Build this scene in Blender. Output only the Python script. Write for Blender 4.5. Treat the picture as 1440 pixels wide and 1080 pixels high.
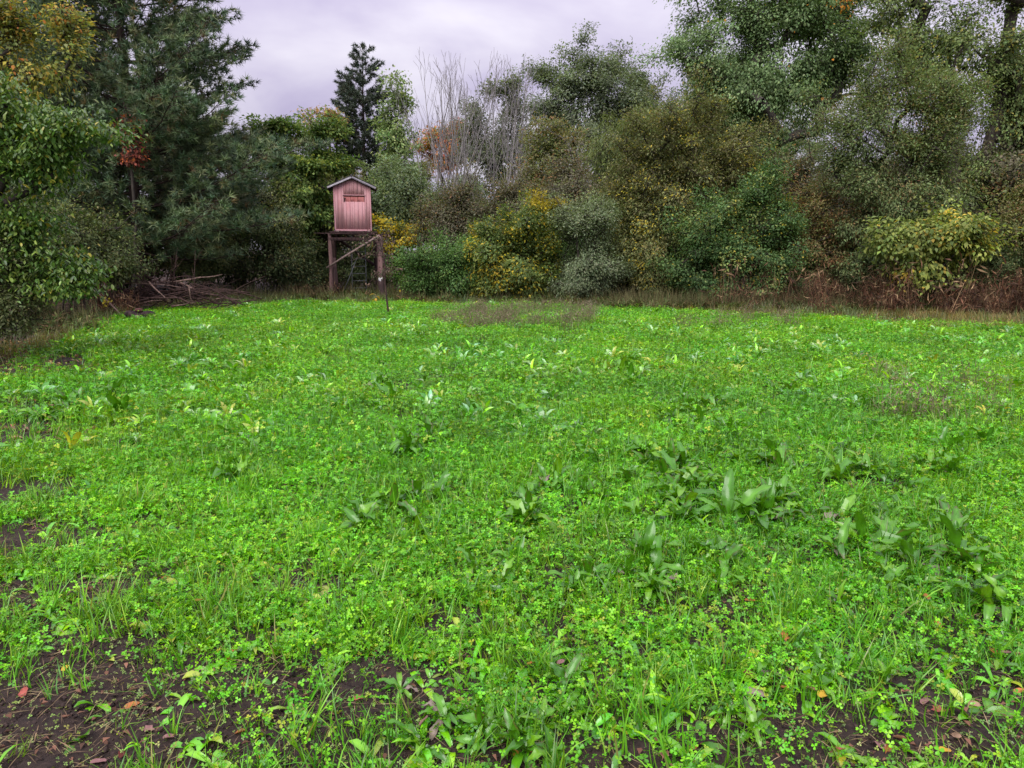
import bpy, math, random
import numpy as np
from mathutils import Vector

# ------------------------------------------------------------------ camera, sky, sun, exposure
for o in list(bpy.data.objects):
    bpy.data.objects.remove(o)
scene = bpy.context.scene
COL = scene.collection
F = 1060.0                      # focal length in pixels of the 1440 px wide photograph
PITCH = math.radians(10.2)
CAMH = 1.6
cam_d = bpy.data.cameras.new('camera')
cam_d.sensor_fit = 'HORIZONTAL'
cam_d.sensor_width = 36.0
cam_d.lens = 36.0 * F / 1440.0
cam_d.clip_start = 0.05
cam_d.clip_end = 2000.0
cam = bpy.data.objects.new('camera', cam_d)
COL.objects.link(cam)
cam.location = (0, 0, CAMH)
cam.rotation_euler = (math.pi / 2 - PITCH, 0, 0)
scene.camera = cam

SUN_EL, SUN_AZ = 50.0, 200.0    # behind a thick cloud layer, slightly behind the viewer
world = bpy.data.worlds.new('World')
scene.world = world
world.use_nodes = True
wn, wl = world.node_tree.nodes, world.node_tree.links
wn.clear()
def wnode(t, **k):
    n = wn.new(t)
    for a, b in k.items():
        setattr(n, a, b)
    return n
w_out = wnode('ShaderNodeOutputWorld')
w_bg = wnode('ShaderNodeBackground')
w_tc = wnode('ShaderNodeTexCoord')
w_sep = wnode('ShaderNodeSeparateXYZ')
wl.new(w_tc.outputs['Generated'], w_sep.inputs[0])
w_zc = wnode('ShaderNodeMath', operation='MAXIMUM'); w_zc.inputs[1].default_value = 0.0
wl.new(w_sep.outputs['Z'], w_zc.inputs[0])
# standard overcast sky: luminance (1 + 2 sin(elevation)) / 3 of the zenith's
w_cie = wnode('ShaderNodeMath', operation='MULTIPLY_ADD'); w_cie.inputs[1].default_value = 2.0; w_cie.inputs[2].default_value = 1.0
wl.new(w_zc.outputs[0], w_cie.inputs[0])
# clouds on a flat layer
w_den = wnode('ShaderNodeMath', operation='ADD'); w_den.inputs[1].default_value = 0.30
wl.new(w_zc.outputs[0], w_den.inputs[0])
w_div = wnode('ShaderNodeVectorMath', operation='DIVIDE')
w_cmb = wnode('ShaderNodeCombineXYZ')
for i in range(3):
    wl.new(w_den.outputs[0], w_cmb.inputs[i])
wl.new(w_tc.outputs['Generated'], w_div.inputs[0]); wl.new(w_cmb.outputs[0], w_div.inputs[1])
w_noise = wnode('ShaderNodeTexNoise')
w_noise.inputs['Scale'].default_value = 2.1
w_noise.inputs['Detail'].default_value = 5.0
w_noise.inputs['Roughness'].default_value = 0.5
w_noise.inputs['Distortion'].default_value = 0.3
wl.new(w_div.outputs[0], w_noise.inputs['Vector'])
w_ramp = wnode('ShaderNodeValToRGB')
w_ramp.color_ramp.elements[0].position = 0.36
w_ramp.color_ramp.elements[0].color = (0.340, 0.303, 0.432, 1)
w_ramp.color_ramp.elements[1].position = 0.66
w_ramp.color_ramp.elements[1].color = (0.535, 0.508, 0.578, 1)
wl.new(w_noise.outputs['Fac'], w_ramp.inputs[0])
w_mul = wnode('ShaderNodeVectorMath', operation='SCALE')
wl.new(w_ramp.outputs['Color'], w_mul.inputs[0]); wl.new(w_cie.outputs[0], w_mul.inputs['Scale'])
w_sky = wnode('ShaderNodeTexSky', sky_type='NISHITA')
w_sky.sun_disc = False
w_sky.sun_elevation = math.radians(SUN_EL)
w_sky.sun_rotation = math.radians(SUN_AZ)
w_skys = wnode('ShaderNodeVectorMath', operation='SCALE'); w_skys.inputs['Scale'].default_value = 0.10
wl.new(w_sky.outputs[0], w_skys.inputs[0])
w_mix = wnode('ShaderNodeMix', data_type='RGBA'); w_mix.inputs[0].default_value = 0.06
wl.new(w_mul.outputs[0], w_mix.inputs[6]); wl.new(w_skys.outputs[0], w_mix.inputs[7])
wl.new(w_mix.outputs[2], w_bg.inputs['Color'])
w_bg.inputs['Strength'].default_value = 0.52
wl.new(w_bg.outputs[0], w_out.inputs[0])

sun_d = bpy.data.lights.new('sun', 'SUN')
sun_d.energy = 1.5
sun_d.angle = math.radians(50)
sun_d.color = (1.0, 0.97, 0.91)
sun = bpy.data.objects.new('sun', sun_d)
COL.objects.link(sun)
_a = math.radians(SUN_AZ)
sun.rotation_euler = Vector((-math.sin(_a) * math.cos(math.radians(SUN_EL)), -math.cos(_a) * math.cos(math.radians(SUN_EL)),
                             -math.sin(math.radians(SUN_EL)))).to_track_quat('-Z', 'Y').to_euler()
scene.view_settings.view_transform = 'Standard'
scene.view_settings.look = 'None'
scene.view_settings.gamma = 1.0
scene.view_settings.use_curve_mapping = False
scene.view_settings.exposure = 1.22
scene.render.engine = 'CYCLES'
scene.cycles.max_bounces = 5
scene.cycles.diffuse_bounces = 3
scene.cycles.glossy_bounces = 2
scene.cycles.transmission_bounces = 4

# ------------------------------------------------------------------ measuring helpers
ST, CT = math.sin(PITCH), math.cos(PITCH)
def W(px, py, Y):
    """world point at depth Y on the line of sight measured in the photograph"""
    u, v = (px - 720.0) / F, (540.0 - py) / F
    t = Y / (CT + v * ST)
    return np.array([u * t, Y, CAMH + t * (-ST + v * CT)])
def PXM(px, py, Y):
    """metres per photograph pixel there"""
    v = (540.0 - py) / F
    return Y / (CT + v * ST) / F
def G(px, py):
    """point of level ground seen there"""
    u, v = (px - 720.0) / F, (540.0 - py) / F
    dz = -ST + v * CT
    t = -CAMH / dz
    return np.array([u * t, (CT + v * ST) * t])
def XA(px, Y):
    """x at ground level, depth Y"""
    t = Y * CT + CAMH * ST
    return (px - 720.0) / F * t

# ------------------------------------------------------------------ noise
_P = np.random.default_rng(7).random(65536)
def vnoise(x, y, s=0):
    x = np.asarray(x, float); y = np.asarray(y, float)
    xi = np.floor(x).astype(np.int64); yi = np.floor(y).astype(np.int64)
    fx = x - xi; fy = y - yi
    fx = fx * fx * (3 - 2 * fx); fy = fy * fy * (3 - 2 * fy)
    def h(a, b):
        return _P[(a * 7919 + b * 104729 + s * 31337) & 65535]
    return (h(xi, yi) * (1 - fx) + h(xi + 1, yi) * fx) * (1 - fy) + (h(xi, yi + 1) * (1 - fx) + h(xi + 1, yi + 1) * fx) * fy
def fbm(x, y, s=0, o=4):
    r = 0; a = 0.5; t = 0
    for k in range(o):
        r = r + a * vnoise(np.asarray(x) * 2 ** k + 13.7 * k, np.asarray(y) * 2 ** k + 5.1 * k, s + k); t += a; a *= 0.5
    return r / t
def ground_z(x, y):
    x = np.asarray(x, float); y = np.asarray(y, float)
    big = (fbm(x / 6.0, y / 6.0, 3, 2) - 0.5) * 0.10 * np.clip((y - 1) / 8, 0, 1)
    d = np.sqrt(x * x + y * y)
    near = np.clip((11 - d) / 5, 0, 1)
    return big + near * ((fbm(x / 0.35, y / 0.35, 11, 3) - 0.5) * 0.055 + (fbm(x / 0.07, y / 0.07, 19, 3) - 0.5) * 0.03)

# ------------------------------------------------------------------ mesh helpers
def mesh_np(name, v, faces, k, mats, col=None, smooth=False):
    """mesh from numpy: v (N,3); faces (M,k) or a list of such arrays"""
    fl = faces if isinstance(faces, list) else [faces]
    fl = [np.asarray(f, np.int32) for f in fl if len(f)]
    me = bpy.data.meshes.new(name)
    n = len(v); m = sum(len(f) for f in fl); L = sum(f.size for f in fl)
    me.vertices.add(n); me.loops.add(L); me.polygons.add(m)
    me.vertices.foreach_set('co', np.ascontiguousarray(v, np.float32).ravel())
    me.loops.foreach_set('vertex_index', np.concatenate([f.ravel() for f in fl]))
    st = []; p = 0
    for f in fl:
        st.append(p + np.arange(len(f), dtype=np.int32) * f.shape[1]); p += f.size
    me.polygons.foreach_set('loop_start', np.concatenate(st).astype(np.int32))
    if smooth:
        me.polygons.foreach_set('use_smooth', np.ones(m, bool))
    me.update(calc_edges=True)
    if col is not None:
        a = me.attributes.new('Col', 'FLOAT_COLOR', 'POINT')
        c = np.ones((n, 4), np.float32); c[:, :3] = col
        a.data.foreach_set('color', c.ravel())
    for mt in (mats if isinstance(mats, (list, tuple)) else [mats]):
        me.materials.append(mt)
    return me
def link(name, data, parent=None):
    o = bpy.data.objects.new(name, data)
    COL.objects.link(o)
    if parent is not None:
        o.parent = parent
    return o
def tag(o, label, cat, group=None, kind=None):
    o['label'] = label
    o['category'] = cat
    if group: o['group'] = group
    if kind: o['kind'] = kind
    return o
def empty(name, loc=(0, 0, 0), rz=0.0):
    o = link(name, None)
    o.location = loc; o.rotation_euler = (0, 0, rz); o.empty_display_size = 0.2
    return o
def nrm(a):
    return a / np.maximum(np.linalg.norm(a, axis=-1, keepdims=True), 1e-9)
class MB:
    """collects boxes, tubes and sheets for one mesh"""
    def __init__(s): s.v = []; s.q = []; s.t = []; s.n = 0
    def add(s, v, q=None, t=None):
        v = np.asarray(v, float)
        if q is not None and len(q): s.q.append(np.asarray(q) + s.n)
        if t is not None and len(t): s.t.append(np.asarray(t) + s.n)
        s.v.append(v); s.n += len(v)
    def box(s, c, size, rot=None, bev=0.0):
        hx, hy, hz = [k / 2 for k in size]
        b = min(bev, hx * .45, hy * .45, hz * .45)
        v = []
        # chamfered box: 24 verts
        for ax in range(3):
            for sg in (-1, 1):
                for (i, j) in ((-1, -1), (1, -1), (1, 1), (-1, 1)):
                    p = [0, 0, 0]; h = [hx, hy, hz]
                    p[ax] = sg * h[ax]
                    p[(ax + 1) % 3] = i * (h[(ax + 1) % 3] - b)
                    p[(ax + 2) % 3] = j * (h[(ax + 2) % 3] - b)
                    v.append(p)
        v = np.array(v)
        if b <= 0:
            q = [[0, 3, 2, 1], [4, 5, 6, 7], [8, 11, 10, 9], [12, 13, 14, 15], [16, 19, 18, 17], [20, 21, 22, 23]]
            t = []
        else:
            q = [[0, 3, 2, 1], [4, 5, 6, 7], [8, 11, 10, 9], [12, 13, 14, 15], [16, 19, 18, 17], [20, 21, 22, 23]]
            t = []
            def idx(ax, sg, pos):
                # vertex of face (ax, sg) nearest to corner pos (signs)
                i, j = pos[(ax + 1) % 3], pos[(ax + 2) % 3]
                return ax * 8 + (4 if sg > 0 else 0) + {(-1, -1): 0, (1, -1): 1, (1, 1): 2, (-1, 1): 3}[(i, j)]
            for a in range(3):
                c_ = (a + 1) % 3; d_ = (a + 2) % 3
                for sc in (-1, 1):
                    for sd in (-1, 1):
                        p0 = [0, 0, 0]; p0[a] = -1; p0[c_] = sc; p0[d_] = sd
                        p1 = list(p0); p1[a] = 1
                        q.append([idx(c_, sc, p0), idx(c_, sc, p1), idx(d_, sd, p1), idx(d_, sd, p0)])
            for sx in (-1, 1):
                for sy in (-1, 1):
                    for sz in (-1, 1):
                        p = [sx, sy, sz]
                        t.append([idx(0, sx, p), idx(1, sy, p), idx(2, sz, p)])
        if rot is not None:
            v = v @ np.array(rot).T
        s.add(v + np.array(c), q, t)
        return s
    def tube(s, pts, rad, k=8, caps=True, wob=0.0, seed=0):
        pts = np.asarray(pts, float); n = len(pts)
        rad = np.broadcast_to(np.asarray(rad, float), (n,))
        d = np.gradient(pts, axis=0); d = nrm(d)
        ref = np.array([0, 0, 1.0]) if abs(d[0][2]) < 0.9 else np.array([1.0, 0, 0])
        rng = np.random.default_rng(seed)
        v = []
        ang = np.arange(k) / k * 2 * math.pi
        for i in range(n):
            a = nrm(np.cross(d[i], ref)); b = np.cross(d[i], a)
            r = rad[i] * (1 + wob * (rng.random(k) - 0.5) * 2)
            v.append(pts[i] + (np.cos(ang) * r)[:, None] * a + (np.sin(ang) * r)[:, None] * b)
        v = np.concatenate(v)
        q = []
        for i in range(n - 1):
            for j in range(k):
                q.append([i * k + j, i * k + (j + 1) % k, (i + 1) * k + (j + 1) % k, (i + 1) * k + j])
        t = []
        if caps:
            v = np.vstack([v, pts[0], pts[-1]])
            for j in range(k):
                t.append([n * k, (j + 1) % k, j]); t.append([n * k + 1, (n - 1) * k + j, (n - 1) * k + (j + 1) % k])
        s.add(v, q, t)
        return s
    def mesh(s, name, mat, smooth=False):
        v = np.vstack(s.v)
        fl = []
        if s.q: fl.append(np.vstack(s.q))
        if s.t: fl.append(np.vstack(s.t))
        return mesh_np(name, v, fl, 0, mat, smooth=smooth)
    def build(s, name, mat, parent=None, smooth=False):
        return link(name, s.mesh(name, mat, smooth), parent)

# ------------------------------------------------------------------ materials
def new_mat(name):
    m = bpy.data.materials.new(name); m.use_nodes = True
    nt = m.node_tree; nt.nodes.clear()
    return m, nt.nodes, nt.links
def leaf_material(name, trans=0.35, rough=0.45, spec=0.4, inst=False, tcol=(1.25, 1.35, 0.7), coat=0.0):
    m, N, L = new_mat(name)
    out = N.new('ShaderNodeOutputMaterial')
    at = N.new('ShaderNodeAttribute'); at.attribute_name = 'Col'
    c = at.outputs['Color']
    if inst:
        ti = N.new('ShaderNodeAttribute'); ti.attribute_name = 'tint'; ti.attribute_type = 'INSTANCER'
        mm = N.new('ShaderNodeVectorMath'); mm.operation = 'MULTIPLY'
        L.new(c, mm.inputs[0]); L.new(ti.outputs['Vector'], mm.inputs[1])
        c = mm.outputs[0]
    p = N.new('ShaderNodeBsdfPrincipled')
    p.inputs['Roughness'].default_value = rough
    p.inputs['Specular IOR Level'].default_value = spec
    L.new(c, p.inputs['Base Color'])
    tr = N.new('ShaderNodeBsdfTranslucent')
    tm = N.new('ShaderNodeVectorMath'); tm.operation = 'MULTIPLY'; tm.inputs[1].default_value = tcol
    L.new(c, tm.inputs[0]); L.new(tm.outputs[0], tr.inputs['Color'])
    mx = N.new('ShaderNodeMixShader'); mx.inputs[0].default_value = trans
    L.new(p.outputs[0], mx.inputs[1]); L.new(tr.outputs[0], mx.inputs[2])
    L.new(mx.outputs[0], out.inputs['Surface'])
    return m
def noise_material(name, c0, c1, scale=(8, 8, 8), rough=0.8, bump=0.4, detail=6, bdist=0.01, lo=0.35, hi=0.65, spec=0.3, c2=None, scale2=2.0):
    m, N, L = new_mat(name)
    out = N.new('ShaderNodeOutputMaterial'); p = N.new('ShaderNodeBsdfPrincipled')
    p.inputs['Roughness'].default_value = rough; p.inputs['Specular IOR Level'].default_value = spec
    tc = N.new('ShaderNodeTexCoord'); mp = N.new('ShaderNodeMapping'); mp.inputs['Scale'].default_value = scale
    oi = N.new('ShaderNodeObjectInfo'); 
    ad = N.new('ShaderNodeVectorMath'); ad.operation = 'MULTIPLY_ADD'
    ad.inputs[1].default_value = (37.0, 17.0, 53.0)
    L.new(oi.outputs['Random'], ad.inputs[0]); L.new(tc.outputs['Object'], ad.inputs[2]); L.new(ad.outputs[0], mp.inputs['Vector'])
    nz = N.new('ShaderNodeTexNoise'); nz.inputs['Scale'].default_value = 1.0; nz.inputs['Detail'].default_value = detail
    L.new(mp.outputs[0], nz.inputs['Vector'])
    rp = N.new('ShaderNodeValToRGB'); rp.color_ramp.elements[0].position = lo; rp.color_ramp.elements[1].position = hi
    rp.color_ramp.elements[0].color = (*c0, 1); rp.color_ramp.elements[1].color = (*c1, 1)
    L.new(nz.outputs['Fac'], rp.inputs[0])
    c = rp.outputs[0]
    if c2 is not None:
        n2 = N.new('ShaderNodeTexNoise'); n2.inputs['Scale'].default_value = scale2; n2.inputs['Detail'].default_value = 4
        L.new(ad.outputs[0], n2.inputs['Vector'])
        r2 = N.new('ShaderNodeValToRGB'); r2.color_ramp.elements[0].position = 0.48; r2.color_ramp.elements[1].position = 0.66
        L.new(n2.outputs['Fac'], r2.inputs[0])
        mx = N.new('ShaderNodeMix'); mx.data_type = 'RGBA'; L.new(r2.outputs[0], mx.inputs[0]); L.new(c, mx.inputs[6]); mx.inputs[7].default_value = (*c2, 1)
        c = mx.outputs[2]
    L.new(c, p.inputs['Base Color'])
    b = N.new('ShaderNodeBump'); b.inputs['Strength'].default_value = bump; b.inputs['Distance'].default_value = bdist
    L.new(nz.outputs['Fac'], b.inputs['Height']); L.new(b.outputs[0], p.inputs['Normal'])
    L.new(p.outputs[0], out.inputs['Surface'])
    return m
M_LEAF = leaf_material('leaf', 0.34, 0.55, 0.22)
M_GLOSSLEAF = leaf_material('glossy_leaf', 0.28, 0.36, 0.5)
M_NEEDLE = leaf_material('needle', 0.15, 0.55, 0.3, tcol=(1.1, 1.1, 0.8))
M_DRY = leaf_material('dry_leaf', 0.25, 0.7, 0.2, tcol=(1.1, 1.0, 0.8))
M_COVER = leaf_material('ground_cover_leaf', 0.28, 0.30, 0.45, inst=True, tcol=(1.5, 1.2, 0.4))
M_WETINST = leaf_material('wet_weed_leaf', 0.22, 0.18, 1.0, inst=True, tcol=(1.5, 1.2, 0.4))
M_DRYINST = leaf_material('dry_weed_leaf', 0.25, 0.7, 0.2, inst=True, tcol=(1.1, 1.0, 0.8))
M_DOCK = leaf_material('dock_leaf', 0.26, 0.27, 0.75, tcol=(1.5, 1.25, 0.4))
M_BARK = noise_material('dark_bark', (0.028, 0.022, 0.018), (0.075, 0.062, 0.052), (14, 14, 3), 0.9, 0.8, bdist=0.02)
M_BARKGREY = noise_material('grey_bark', (0.16, 0.145, 0.14), (0.33, 0.31, 0.30), (10, 10, 2), 0.85, 0.6, bdist=0.02)
M_BARKPINE = noise_material('pine_bark', (0.025, 0.018, 0.016), (0.075, 0.048, 0.040), (10, 10, 3), 0.9, 0.8, bdist=0.02)
M_BARKMID = noise_material('maple_bark', (0.05, 0.043, 0.038), (0.13, 0.115, 0.10), (12, 12, 2.5), 0.9, 0.8, bdist=0.02)
M_DEADWOOD = noise_material('dead_wood', (0.026, 0.014, 0.012), (0.080, 0.042, 0.035), (20, 20, 8), 0.8, 0.6)  # reddish dead wood, darkened in colour to carry the shade under the boughs
M_PALEWOOD = noise_material('pale_wood', (0.10, 0.06, 0.048), (0.24, 0.16, 0.13), (20, 20, 8), 0.8, 0.6)

# ------------------------------------------------------------------ the ground
FIELD_C = np.array([1.0, 9.0])
def soil_blobs():
    # measured bare places: photograph pixel centre, radii in metres, strength
    return [(30, 1040, 0.55, 0.36, 1.0), (100, 970, 0.38, 0.16, 0.85), (0, 850, 0.4, 0.2, 0.8), (40, 575, 0.6, 0.35, 0.7), (250, 1040, 0.38, 0.20, 0.85), (120, 900, 0.40, 0.14, 0.75), (60, 830, 0.5, 0.15, 0.75),
            (330, 960, 0.3, 0.14, 0.7), (560, 960, 0.22, 0.15, 0.9), (520, 1060, 0.35, 0.10, 0.75), (420, 1010, 0.25, 0.12, 0.7), (1400, 1010, 0.34, 0.33, 0.8),
            (1250, 1040, 0.30, 0.15, 0.75), (1110, 1040, 0.22, 0.15, 0.6), (880, 1075, 0.3, 0.08, 0.6), (1225, 682, 0.3, 0.18, 0.95), (1170, 645, 0.3, 0.25, 0.5),
            (985, 578, 0.3, 0.2, 0.8), (20, 525, 1.3, 0.8, 0.75), (75, 512, 0.8, 0.6, 0.6), (10, 615, 0.7, 0.5, 0.8), (0, 690, 0.5, 0.4, 0.8),
            (0, 760, 0.45, 0.3, 0.8), (1435, 480, 0.5, 0.35, 0.9), (1120, 446, 1.4, 0.35, 0.7), (1330, 640, 0.3, 0.2, 0.5), (960, 855, 0.2, 0.1, 0.7),
            (200, 800, 0.18, 0.08, 0.6), (1400, 880, 0.2, 0.1, 0.6), (700, 1075, 0.3, 0.08, 0.6), (190, 915, 0.2, 0.09, 0.8)]
_SB = [(G(b[0], b[1]), b[2], b[3], b[4]) for b in soil_blobs()]
def bareness(x, y):
    """0 covered .. 1 bare soil"""
    x = np.asarray(x, float); y = np.asarray(y, float)
    b = np.zeros_like(x)
    wx = x + (fbm(x / 0.3, y / 0.3, 40, 3) - 0.5) * 0.35; wy = y + (fbm(x / 0.3, y / 0.3, 50, 3) - 0.5) * 0.3
    for c, rx, ry, s in _SB:
        d = ((wx - c[0]) / rx) ** 2 + ((wy - c[1]) / ry) ** 2
        b = np.maximum(b, s * np.clip(1.6 - d, 0, 1))
    near = np.clip((2.6 - y) / 0.9, 0, 1)
    n = fbm(x / 0.28, y / 0.28, 23, 3)
    b = np.maximum(b, np.clip((n - 0.60 + near * 0.09) * 7, 0, 0.85) * np.clip((5.5 - y) / 2.5, 0, 1))
    return b
# outline of the sown field: where the bright clover stops (photograph pixels on level ground)
EDGE_L = [(-260, 640), (-60, 560), (60, 500), (130, 462), (180, 446), (230, 437), (300, 433), (400, 428), (470, 427), (560, 428), (700, 430), (800, 432), (900, 437), (1000, 441), (1100, 447), (1200, 452), (1300, 458), (1440, 464), (1700, 476)]
_EP = np.array([G(a, b) for a, b in EDGE_L])
_EANG = np.arctan2(_EP[:, 0], _EP[:, 1]); _ER = np.hypot(_EP[:, 0], _EP[:, 1])
def field_edge(x, y):
    """signed metres inside the sown field (positive inside)"""
    a = np.arctan2(x, y); r = np.hypot(x, y)
    return np.interp(a, _EANG, _ER) - r

def axis(fine_a, fine_b, fs, far_a, far_b, n):
    mid = np.arange(fine_a, fine_b + 1e-6, fs)
    g = np.linspace(0, 1, n)[1:] ** 2.2
    lo = fine_a - (fine_a - far_a) * g; hi = mid[-1] + (far_b - mid[-1]) * g
    return np.concatenate([lo[::-1], mid, hi])
gx = axis(-3.4, 3.4, 0.024, -400, 400, 46)
gy = axis(1.2, 5.6, 0.024, -200, 600, 56)
GX, GY = np.meshgrid(gx, gy)
GZ = ground_z(GX, GY)
# small clods on bare soil
GZ += bareness(GX, GY) * np.clip((6 - np.hypot(GX, GY)) / 2, 0, 1) * ((fbm(GX / 0.06, GY / 0.06, 77, 2) - 0.45) * 0.035 + np.maximum(0, vnoise(GX / 0.03, GY / 0.03, 78) - 0.55) * 0.035)
nx_, ny_ = len(gx), len(gy)
gi = np.arange(nx_ * ny_).reshape(ny_, nx_)
gq = np.stack([gi[:-1, :-1].ravel(), gi[:-1, 1:].ravel(), gi[1:, 1:].ravel(), gi[1:, :-1].ravel()], 1)
def ground_material():
    m, N, L = new_mat('soil')
    out = N.new('ShaderNodeOutputMaterial'); p = N.new('ShaderNodeBsdfPrincipled')
    p.inputs['Roughness'].default_value = 0.8; p.inputs['Specular IOR Level'].default_value = 0.3
    tc = N.new('ShaderNodeTexCoord')
    n1 = N.new('ShaderNodeTexNoise'); n1.inputs['Scale'].default_value = 28; n1.inputs['Detail'].default_value = 8; n1.inputs['Roughness'].default_value = 0.7
    L.new(tc.outputs['Object'], n1.inputs['Vector'])
    r1 = N.new('ShaderNodeValToRGB'); r1.color_ramp.elements[0].position = 0.3; r1.color_ramp.elements[1].position = 0.72
    r1.color_ramp.elements[0].color = (0.010, 0.0065, 0.0055, 1); r1.color_ramp.elements[1].color = (0.062, 0.040, 0.030, 1)
    L.new(n1.outputs['Fac'], r1.inputs[0])  # pits of the relief coloured darker, painting the shade between lighter crumbs
    # scattered pale specks: chaff, seed husks
    vo = N.new('ShaderNodeTexVoronoi'); vo.inputs['Scale'].default_value = 95
    L.new(tc.outputs['Object'], vo.inputs['Vector'])
    lt = N.new('ShaderNodeMath'); lt.operation = 'LESS_THAN'; lt.inputs[1].default_value = 0.16
    L.new(vo.outputs['Distance'], lt.inputs[0])
    sx = N.new('ShaderNodeSeparateXYZ'); L.new(vo.outputs['Color'], sx.inputs[0])
    gt = N.new('ShaderNodeMath'); gt.operation = 'GREATER_THAN'; gt.inputs[1].default_value = 0.86; L.new(sx.outputs['X'], gt.inputs[0])
    mu = N.new('ShaderNodeMath'); mu.operation = 'MULTIPLY'; L.new(lt.outputs[0], mu.inputs[0]); L.new(gt.outputs[0], mu.inputs[1])
    mx = N.new('ShaderNodeMix'); mx.data_type = 'RGBA'; L.new(mu.outputs[0], mx.inputs[0]); L.new(r1.outputs[0], mx.inputs[6]); mx.inputs[7].default_value = (0.22, 0.16, 0.09, 1)
    # leaf litter away from the field (colour of the litter itself)
    at = N.new('ShaderNodeAttribute'); at.attribute_name = 'Col'
    v2 = N.new('ShaderNodeTexVoronoi'); v2.inputs['Scale'].default_value = 14; L.new(tc.outputs['Object'], v2.inputs['Vector'])
    r2 = N.new('ShaderNodeValToRGB'); e = r2.color_ramp.elements
    e[0].position = 0.0; e[0].color = (0.018, 0.012, 0.009, 1); e[1].position = 1.0; e[1].color = (0.11, 0.06, 0.035, 1)
    k = e.new(0.5); k.color = (0.04, 0.025, 0.017, 1)
    s2 = N.new('ShaderNodeSeparateXYZ'); L.new(v2.outputs['Color'], s2.inputs[0]); L.new(s2.outputs['Y'], r2.inputs[0])
    m2 = N.new('ShaderNodeMix'); m2.data_type = 'RGBA'; L.new(at.outputs['Fac'], m2.inputs[0]); L.new(mx.outputs[2], m2.inputs[6]); L.new(r2.outputs[0], m2.inputs[7])
    L.new(m2.outputs[2], p.inputs['Base Color'])
    b = N.new('ShaderNodeBump'); b.inputs['Strength'].default_value = 0.9; b.inputs['Distance'].default_value = 0.02
    L.new(n1.outputs['Fac'], b.inputs['Height']); L.new(b.outputs[0], p.inputs['Normal'])
    L.new(p.outputs[0], out.inputs['Surface'])
    return m
_lit = np.clip(-field_edge(GX, GY) / 0.7 + 0.3, 0, 1)
_lit = np.where(GY < 0.5, 0, _lit)
ground = link('ground', mesh_np('ground', np.stack([GX.ravel(), GY.ravel(), GZ.ravel()], 1), gq, 4, ground_material(), col=np.repeat(_lit.ravel()[:, None], 3, 1), smooth=True))
tag(ground, 'dark brown soil under the field and the leaf litter of the woods', 'ground', kind='structure')

# ------------------------------------------------------------------ foliage generators
def leaf_arrays(pos, d, n, Ln, Wd, fold=0.12, droop=0.12):
    """one folded diamond per leaf -> verts (4N,3), quads"""
    s = nrm(np.cross(d, n)); n = nrm(np.cross(s, d))
    Ln = Ln[:, None]; Wd = Wd[:, None]
    a = pos
    m = pos + d * Ln * 0.45 + n * Ln * 0.02
    l = m + s * Wd * 0.5 + n * Wd * fold
    r = m - s * Wd * 0.5 + n * Wd * fold
    t = pos + d * Ln - n * Ln * droop
    v = np.stack([a, r, t, l], 1).reshape(-1, 3)
    i = np.arange(len(pos))[:, None] * 4
    return v, i + np.array([[0, 1, 2, 3]])
def tube_edges(A, B, ra, rb, k=5):
    d = nrm(B - A)
    ref = np.where(np.abs(d[:, 2:3]) < 0.9, np.array([[0, 0, 1.0]]), np.array([[1.0, 0, 0]]))
    a = nrm(np.cross(d, ref)); b = np.cross(d, a)
    ang = np.arange(k) / k * 2 * math.pi
    ca, sa = np.cos(ang), np.sin(ang)
    off = ca[None, :, None] * a[:, None, :] + sa[None, :, None] * b[:, None, :]
    B2 = B + d * rb[:, None] * 0.4
    v = np.concatenate([A[:, None, :] + off * ra[:, None, None], B2[:, None, :] + off * rb[:, None, None]], 1).reshape(-1, 3)
    j = np.arange(k)
    q = np.stack([j, (j + 1) % k, k + (j + 1) % k, k + j], 1)
    return v, (np.arange(len(A))[:, None, None] * 2 * k + q[None]).reshape(-1, 4)

def palette_pick(rng, pal, nclus, cid, pos, cl_share=0.55, jit=0.13):
    w = np.array([p[0] for p in pal], float); w /= w.sum()
    c = np.array([p[1] for p in pal], float)
    ci = rng.choice(len(pal), nclus, p=w)
    li = rng.choice(len(pal), len(cid), p=w)
    use = rng.random(len(cid)) < cl_share
    k = np.where(use, ci[cid], li)
    col = c[k]
    cl_b = rng.normal(1, 0.2, nclus)[cid]
    return np.clip(col * (cl_b * rng.normal(1, jit, len(cid)))[:, None] * (1 + rng.normal(0, 0.05, (len(cid), 3))), 0.004, 0.9)

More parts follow.
